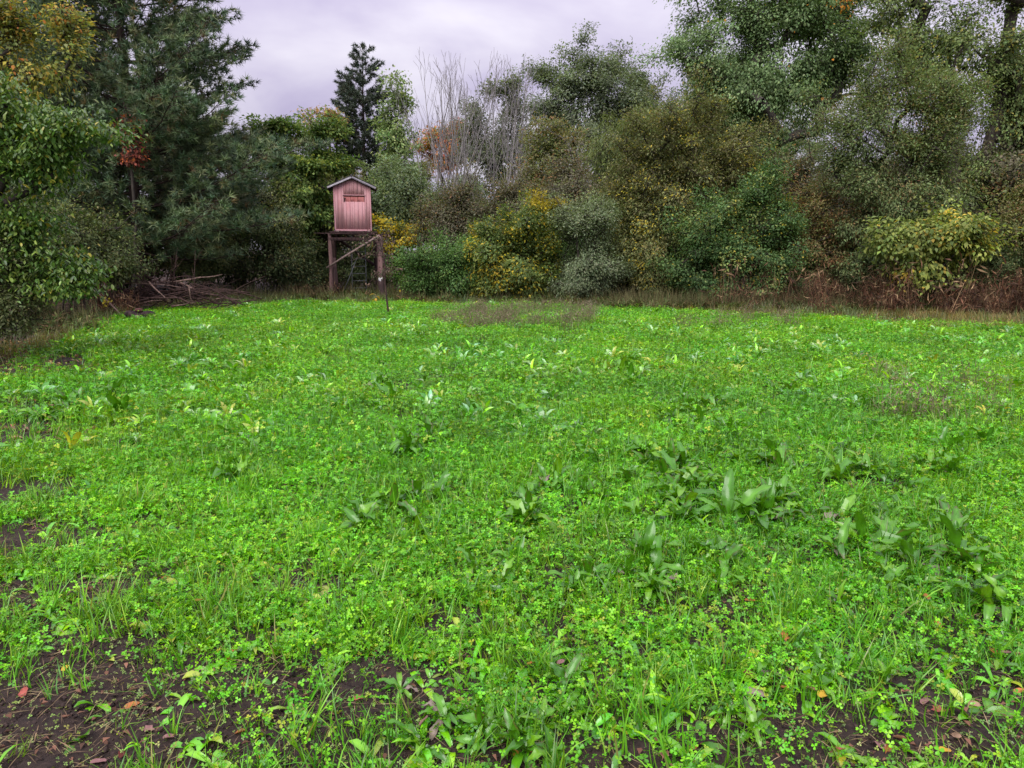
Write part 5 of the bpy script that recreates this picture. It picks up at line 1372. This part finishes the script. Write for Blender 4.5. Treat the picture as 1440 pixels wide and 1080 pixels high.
def sample_view(rng, n, d0, d1, wide=0.86, power=1.0):
    """points of the field in front of the camera, uniform over the ground"""
    d = np.sqrt(d0 ** 2 + (d1 ** 2 - d0 ** 2) * rng.random(n)); a = rng.uniform(-wide, wide, n)
    return d * np.sin(a), d * np.cos(a)
def tint_of(x, y, rng, amp=.12, yel=1.0):
    f = fbm(x / 1.6, y / 1.6, 61, 3) - .5
    g = fbm(x / 0.5, y / 0.5, 71, 2) - .5
    b = 1.20 + (f * .35 + g * .5) + rng.normal(0, amp * 1.5, len(x))
    yl = 1 + np.clip(f * .4 + rng.normal(0, .12, len(x)), -.25, .4) * yel
    return np.clip(np.stack([b * yl, b, b * (2 - yl)], 1), .35, 1.8)
def place(name, label, cat, x, y, protos, rng, s0, s1, tilt=.15, zoff=0.0, tint=None):
    n = len(x)
    rot = np.stack([rng.normal(0, tilt, n), rng.normal(0, tilt, n), rng.random(n) * 6.283], 1)
    pts = np.stack([x, y, ground_z(x, y) + zoff], 1)
    return scatter(name, label, cat, pts, rot, rng.uniform(s0, s1, n), rng.integers(0, len(protos), n), tint_of(x, y, rng) if tint is None else tint, protos)
def ground_cover():
    rng = np.random.default_rng(111)
    # near: clover
    x, y = sample_view(rng, 13500, 1.7, 6.6)
    keep = (rng.random(len(x)) > bareness(x, y) * 1.1) & (field_edge(x, y) > 0)
    keep &= rng.random(len(x)) < np.interp(y, [1.7, 2.2, 3.2], [.35, .6, 1])
    place('clover', 'bright green clover carpet in the near field', 'clover', x[keep], y[keep], P_CLOV, rng, .8, 1.35)
    x, y = sample_view(rng, 20000, 1.7, 8.0)
    cl = fbm(x / .22, y / .22, 81, 2)
    keep = (rng.random(len(x)) > bareness(x, y) * .88) & (rng.random(len(x)) < np.clip((cl - .32) * 3, .15, 1)) & (field_edge(x, y) > 0)
    place('grass', 'upright young grass blades among the clover in the near field', 'grass', x[keep], y[keep], P_GRASS, rng, .55, 1.35, .25)
    x, y = sample_view(rng, 4200, 1.7, 7.0)
    keep = (rng.random(len(x)) > bareness(x, y) * .85) & (field_edge(x, y) > 0)
    place('small_weeds', 'small oblong leaved weeds scattered through the near field', 'weeds', x[keep], y[keep], P_WEED, rng, .6, 1.5, .2)
    x, y = sample_view(rng, 9000, 1.7, 4.5)
    keep = (bareness(x, y) > .15) & (rng.random(len(x)) < .3 + .7 * fbm(x / .15, y / .15, 85, 2))
    place('seedlings', 'tiny pale seedlings sprouting on the bare soil', 'seedlings', x[keep], y[keep], P_SEED, rng, .6, 1.5, .1, .004, tint_of(x[keep], y[keep], rng, .2))
    # beyond: patches of clover and grass
    x, y = sample_view(rng, 12500, 5.6, 25.0, .95)
    e = field_edge(x, y)
    keep = (e > 0) & (rng.random(len(x)) > np.clip(bareness(x, y) * 1.15, 0, 1)) & (rng.random(len(x)) < np.clip(e / 1.5 + .25, 0, 1))
    keep &= rng.random(len(x)) < .45 + .9 * fbm(x / .45, y / .45, 160, 2)
    place('meadow', 'bright green clover and grass covering the rest of the field', 'meadow', x[keep], y[keep], P_PATCH, rng, .6, 1.45, .12)
    x, y = sample_view(rng, 7000, 6.0, 24.0, .95)
    cl = fbm(x / 1.3, y / 1.3, 88, 2)
    keep = (field_edge(x, y) > .4) & (cl > .44) & (bareness(x, y) < .4)
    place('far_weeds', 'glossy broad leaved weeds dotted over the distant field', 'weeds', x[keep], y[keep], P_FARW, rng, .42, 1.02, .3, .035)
    # rough verge between field and wood
    x, y = sample_view(rng, 16000, 9.0, 27.0, .95)
    e = field_edge(x, y)
    keep = (e < .35) & (e > -2.6) & (rng.random(len(x)) < np.interp(e, [-2.6, -1.0, 0.35], [.25, .8, .5])) & (rng.random(len(x)) > bareness(x, y))
    xx, yy = x[keep], y[keep]; t = tint_of(xx, yy, rng, .2)
    n_ = fbm(xx / 1.1, yy / 1.1, 95, 2)[:, None]
    t = np.where(n_ > .56, t * np.array([1.3, 0.95, .8]), t)
    place('verge_grass', 'rough green and brownish grass verge along the wood edge', 'grass', xx, yy, P_TALL, rng, .5, 1.15, .15, 0, t)
ground_cover()

# ------------------------------------------------------------------ dry weeds
def stalks(rng, n, h, spread, cols, leaf=True, lw=.016, ll=.22):
    parts = [blades(rng, n, h, .007, spread, .18, cols, 3)]
    if leaf: 
        m = n * 3
        az = rng.random(m) * 6.283
        p = np.stack([rng.normal(0, spread, m), rng.normal(0, spread, m), rng.uniform(.1, .9, m) * h], 1)
        d = nrm(np.stack([np.cos(az), np.sin(az), rng.normal(.5, 1.1, m)], 1)); up = nrm(rng.normal(0, 1, (m, 3)))
        v, q = leaf_arrays(p, d, up, ll * rng.uniform(.5, 1.2, m), lw * rng.uniform(.6, 1.4, m), .2, .3)
        c = np.array(cols)[rng.integers(0, len(cols), m)] * rng.normal(1, .2, (m, 1))
        parts.append((v, q, np.zeros((0, 3), int), np.repeat(c, 4, 0)))
    return parts
RB = [(0.12, 0.055, 0.032), (0.085, 0.042, 0.026), (0.19, 0.09, 0.05), (0.30, 0.20, 0.11), (0.06, 0.034, 0.022), (0.07, 0.05, 0.025)]
P_REED = [join(stalks(R0, 12, R0.uniform(.6, 1.0), .10, RB, True, .022, .20), 'reed', M_DRYINST) for _ in range(5)]
P_WISP = [join(stalks(R0, 20, .38, .12, [(0.19, 0.15, 0.10), (0.26, 0.20, 0.14), (0.14, 0.16, 0.06)], True, .009, .09), 'wisp', M_DRYINST) for _ in range(4)]
P_TANG = [join([blades(R0, 40, .22, .008, .1, .7, [(0.34, 0.25, 0.10), (0.26, 0.20, 0.08), (0.15, 0.16, 0.05)], 3)], 'tan_tuft', M_DRYINST) for _ in range(3)]
P_UND = [join([strap_leaves(R0, 26, .26, .04, [(0.07, 0.13, 0.035), (0.11, 0.17, 0.05), (0.16, 0.18, 0.06), (0.16, 0.10, 0.05)], (.6, 1.5)), blades(R0, 20, .5, .009, .1, .4, [(0.08, 0.10, 0.035), (0.13, 0.11, 0.05)], 3)], 'undergrowth_tuft', M_DRYINST) for _ in range(4)]
def white(n, rng, a=.18):
    return np.clip(np.ones((n, 3)) * rng.normal(1, a, (n, 1)), .4, 1.7)
def dry_things():
    rng = np.random.default_rng(131)
    def quad(n, x0, x1, y0, y1):
        g = np.array([G(a, b) for a, b in zip(rng.uniform(x0, x1, n), rng.uniform(y0, y1, n))]); return g[:, 0], g[:, 1]
    x, y = [], []
    for (x0, x1, Y0, Y1, n) in [(1140, 1540, 18.2, 21.0, 420), (1010, 1200, 19.5, 21.2, 45), (1280, 1540, 17.4, 18.6, 110), (415, 475, 23.5, 25.5, 40), (130, 200, 17.5, 19, 10)]:
        Y = rng.uniform(Y0, Y1, n); x.append(np.array([XA(p, q) for p, q in zip(rng.uniform(x0, x1, n), Y)])); y.append(Y)
    x = np.concatenate(x); y = np.concatenate(y)
    k = fbm(x / .9, y / .9, 150, 2) + rng.normal(0, .06, len(x)) > .43; x, y = x[k], y[k]
    sc = np.where(y > 23, .6, 1.0) * (.55 + .9 * fbm(x / .7, y / .7, 155, 2))
    n = len(x); rot = np.stack([rng.normal(0, .18, n), rng.normal(0, .18, n), rng.random(n) * 6.28], 1)
    scatter('dry_reeds', 'dead reddish brown stalks and leaves along the wood edge', 'reeds', np.stack([x, y, ground_z(x, y)], 1), rot, sc * rng.uniform(.5, 1.35, n), rng.integers(0, 5, n), white(n, rng, .25), P_REED)
    x1, y1 = quad(250, 612, 835, 437, 466); x2, y2 = quad(22, 1230, 1400, 540, 600); x3, y3 = quad(35, 960, 1120, 447, 466)
    k = fbm(x1 / .8, y1 / .8, 140, 2) > .42
    x = np.concatenate([x1[k], x2, x3]); y = np.concatenate([y1[k], y2, y3])
    place('dry_grass', 'patch of wispy dead brown weeds at the far side of the field', 'dry grass', x, y, P_WISP, rng, .55, 1.1, .15, 0, white(len(x), rng))
    x, y = quad(170, 1280, 1500, 447, 468)
    place('tan_grass', 'strip of tan dry grass along the right field edge', 'dry grass', x, y, P_TANG, rng, .6, 1.2, .15, 0, white(len(x), rng))
    xs, ys = [], []
    for (x0, x1, Y0, Y1, n) in [(690, 880, 21.6, 23.0, 60), (860, 1150, 19.6, 21.8, 330), (1120, 1460, 19.0, 21.5, 200), (540, 700, 22.2, 23.4, 40), (300, 470, 22.5, 25, 90), (20, 150, 14, 18, 50), (480, 560, 24, 27, 40)]:
        Y = rng.uniform(Y0, Y1, n); xs.append(np.array([XA(p, q) for p, q in zip(rng.uniform(x0, x1, n), Y)])); ys.append(Y)
    x = np.concatenate(xs); y = np.concatenate(ys)
    place('undergrowth', 'low green and brown undergrowth at the foot of the shrubs', 'undergrowth', x, y, P_UND, rng, .6, 1.4, .15, 0, white(len(x), rng, .25))
dry_things()

# ------------------------------------------------------------------ soil crumbs and leaf litter
def crumbs_and_litter():
    rng = np.random.default_rng(151)
    P_CR = []
    for i in range(5):
        n = 10; r = np.random.default_rng(700 + i)
        v = nrm(r.normal(0, 1, (n, 3))); 
        import bmesh
        bm = bmesh.new(); bmesh.ops.create_icosphere(bm, subdivisions=1, radius=0.006)
        for w_ in bm.verts: w_.co *= r.uniform(.65, 1.3); w_.co.z *= .75
        me = bpy.data.meshes.new('crumb'); bm.to_mesh(me); bm.free(); me.materials.append(M_CRUMB); P_CR.append(me)
    x, y = sample_view(rng, 60000, 1.7, 4.6)
    keep = (bareness(x, y) > .22) | (rng.random(len(x)) < .08)
    x, y = x[keep], y[keep]
    n = len(x)
    scatter('soil_crumbs', 'crumbly dark soil clods on the bare patches', 'soil', np.stack([x, y, ground_z(x, y) + .003], 1), rng.random((n, 3)) * 6.28, np.clip(rng.lognormal(-.35, .5, n), .3, 2.6), rng.integers(0, 5, n), np.ones((n, 3)), P_CR)
    LT = [(0.20, 0.12, 0.07), (0.12, 0.07, 0.045), (0.30, 0.20, 0.12), (0.26, 0.13, 0.06), (0.34, 0.27, 0.10)]
    P_L = []
    for i in range(6):
        m = 7; r = np.random.default_rng(800 + i)
        p = np.stack([r.normal(0, .09, m), r.normal(0, .09, m), r.uniform(.004, .03, m)], 1)
        az = r.random(m) * 6.28
        d = nrm(np.stack([np.cos(az), np.sin(az), r.normal(0, .15, m)], 1)); up = nrm(np.stack([r.normal(0, .3, m), r.normal(0, .3, m), np.ones(m)], 1))
        v, q = leaf_arrays(p, d, up, r.uniform(.04, .075, m), r.uniform(.025, .045, m), .25, .2)
        c = np.array(LT)[r.integers(0, len(LT), m)] * r.normal(1, .2, (m, 1))
        P_L.append(join([(v, q, np.zeros((0, 3), int), np.repeat(c, 4, 0))], 'litter', M_DRYINST))
    x, y = sample_view(rng, 16000, 6.0, 26.0, .95)
    e = field_edge(x, y)
    keep = ((e < .2) & (e > -3.5) & (rng.random(len(x)) < .75)) | ((bareness(x, y) > .3) & (y > 6) & (rng.random(len(x)) < .9) & (x < 0))
    x, y = x[keep], y[keep]
    place('leaf_litter', 'brown fallen leaf litter on the bare ground along the wood edge', 'leaf litter', x, y, P_L, rng, .7, 1.4, .1, 0.0, white(len(x), rng, .25))
def straw():
    rng = np.random.default_rng(171)
    P_S = []
    for i in range(5):
        m = 5; r = np.random.default_rng(850 + i); az = r.random(m) * 6.28
        p = np.stack([r.normal(0, .05, m), r.normal(0, .05, m), r.uniform(.006, .018, m)], 1)
        d = nrm(np.stack([np.cos(az), np.sin(az), r.normal(0, .08, m)], 1)); up = np.repeat(np.array([[0, 0, 1.0]]), m, 0)
        v, q = leaf_arrays(p, d, up, r.uniform(.03, .11, m), r.uniform(.002, .0045, m), .1, .02)
        c = np.array([(0.24, 0.17, 0.09), (0.15, 0.10, 0.06), (0.32, 0.25, 0.13)])[r.integers(0, 3, m)]
        m2 = 2; az = r.random(m2) * 6.28
        p2 = np.stack([r.normal(0, .05, m2), r.normal(0, .05, m2), r.uniform(.006, .012, m2)], 1); d2 = nrm(np.stack([np.cos(az), np.sin(az), r.normal(0, .2, m2)], 1))
        v2, q2 = leaf_arrays(p2, d2, np.repeat(np.array([[0, 0, 1.0]]), m2, 0), r.uniform(.015, .03, m2), r.uniform(.01, .018, m2), .3, .2)
        c2 = np.array([(0.14, 0.07, 0.045), (0.22, 0.11, 0.07), (0.09, 0.05, 0.035)])[r.integers(0, 3, m2)]
        z3 = np.zeros((0, 3), int)
        P_S.append(join([(v, q, z3, np.repeat(c, 4, 0)), (v2, q2, z3, np.repeat(c2, 4, 0))], 'straw', M_DRYINST))
    x, y = sample_view(rng, 2600, 1.7, 5.5)
    keep = rng.random(len(x)) < np.clip(bareness(x, y) * 1.3 + .12, 0, 1)
    x, y = x[keep], y[keep]
    place('straw', 'bits of dead straw and rotting leaf on the bare soil', 'straw', x, y, P_S, rng, .6, 1.3, .06, .004, white(len(x), rng, .25))
straw()
M_CRUMB = noise_material('soil_crumb', (0.012, 0.008, 0.007), (0.060, 0.038, 0.031), (60, 60, 60), .85, .3)
crumbs_and_litter()

# ------------------------------------------------------------------ labels: things that share a description are told apart by their order in view
ORD = ['leftmost', 'second', 'third', 'fourth', 'fifth', 'sixth', 'seventh', 'eighth', 'ninth', 'tenth', 'eleventh', 'twelfth', 'thirteenth', 'fourteenth', 'fifteenth', 'sixteenth', 'seventeenth', 'eighteenth', 'nineteenth', 'twentieth'] + ['twenty-' + w for w in ('first', 'second', 'third', 'fourth', 'fifth', 'sixth', 'seventh', 'eighth', 'ninth')] + ['thirtieth'] + ['thirty-' + w for w in ('first', 'second', 'third', 'fourth', 'fifth', 'sixth', 'seventh', 'eighth', 'ninth')] + ['fortieth', 'forty-first', 'forty-second', 'forty-third']
_by = {}
for o in list(COL.objects):
    if o.parent is None and 'label' in o: _by.setdefault(o['label'], []).append(o)
for lab, obs in _by.items():
    if len(obs) < 2: continue
    obs.sort(key=lambda o: o.location.x / max(o.location.y, .1))
    if len(obs) == 2:
        obs[0]['label'] = lab + ', left one'; obs[1]['label'] = lab + ', right one'
    else:
        for i, o in enumerate(obs):
            o['label'] = lab + (', leftmost' if i == 0 else (', rightmost' if i == len(obs) - 1 else f', {ORD[i]} from left'))
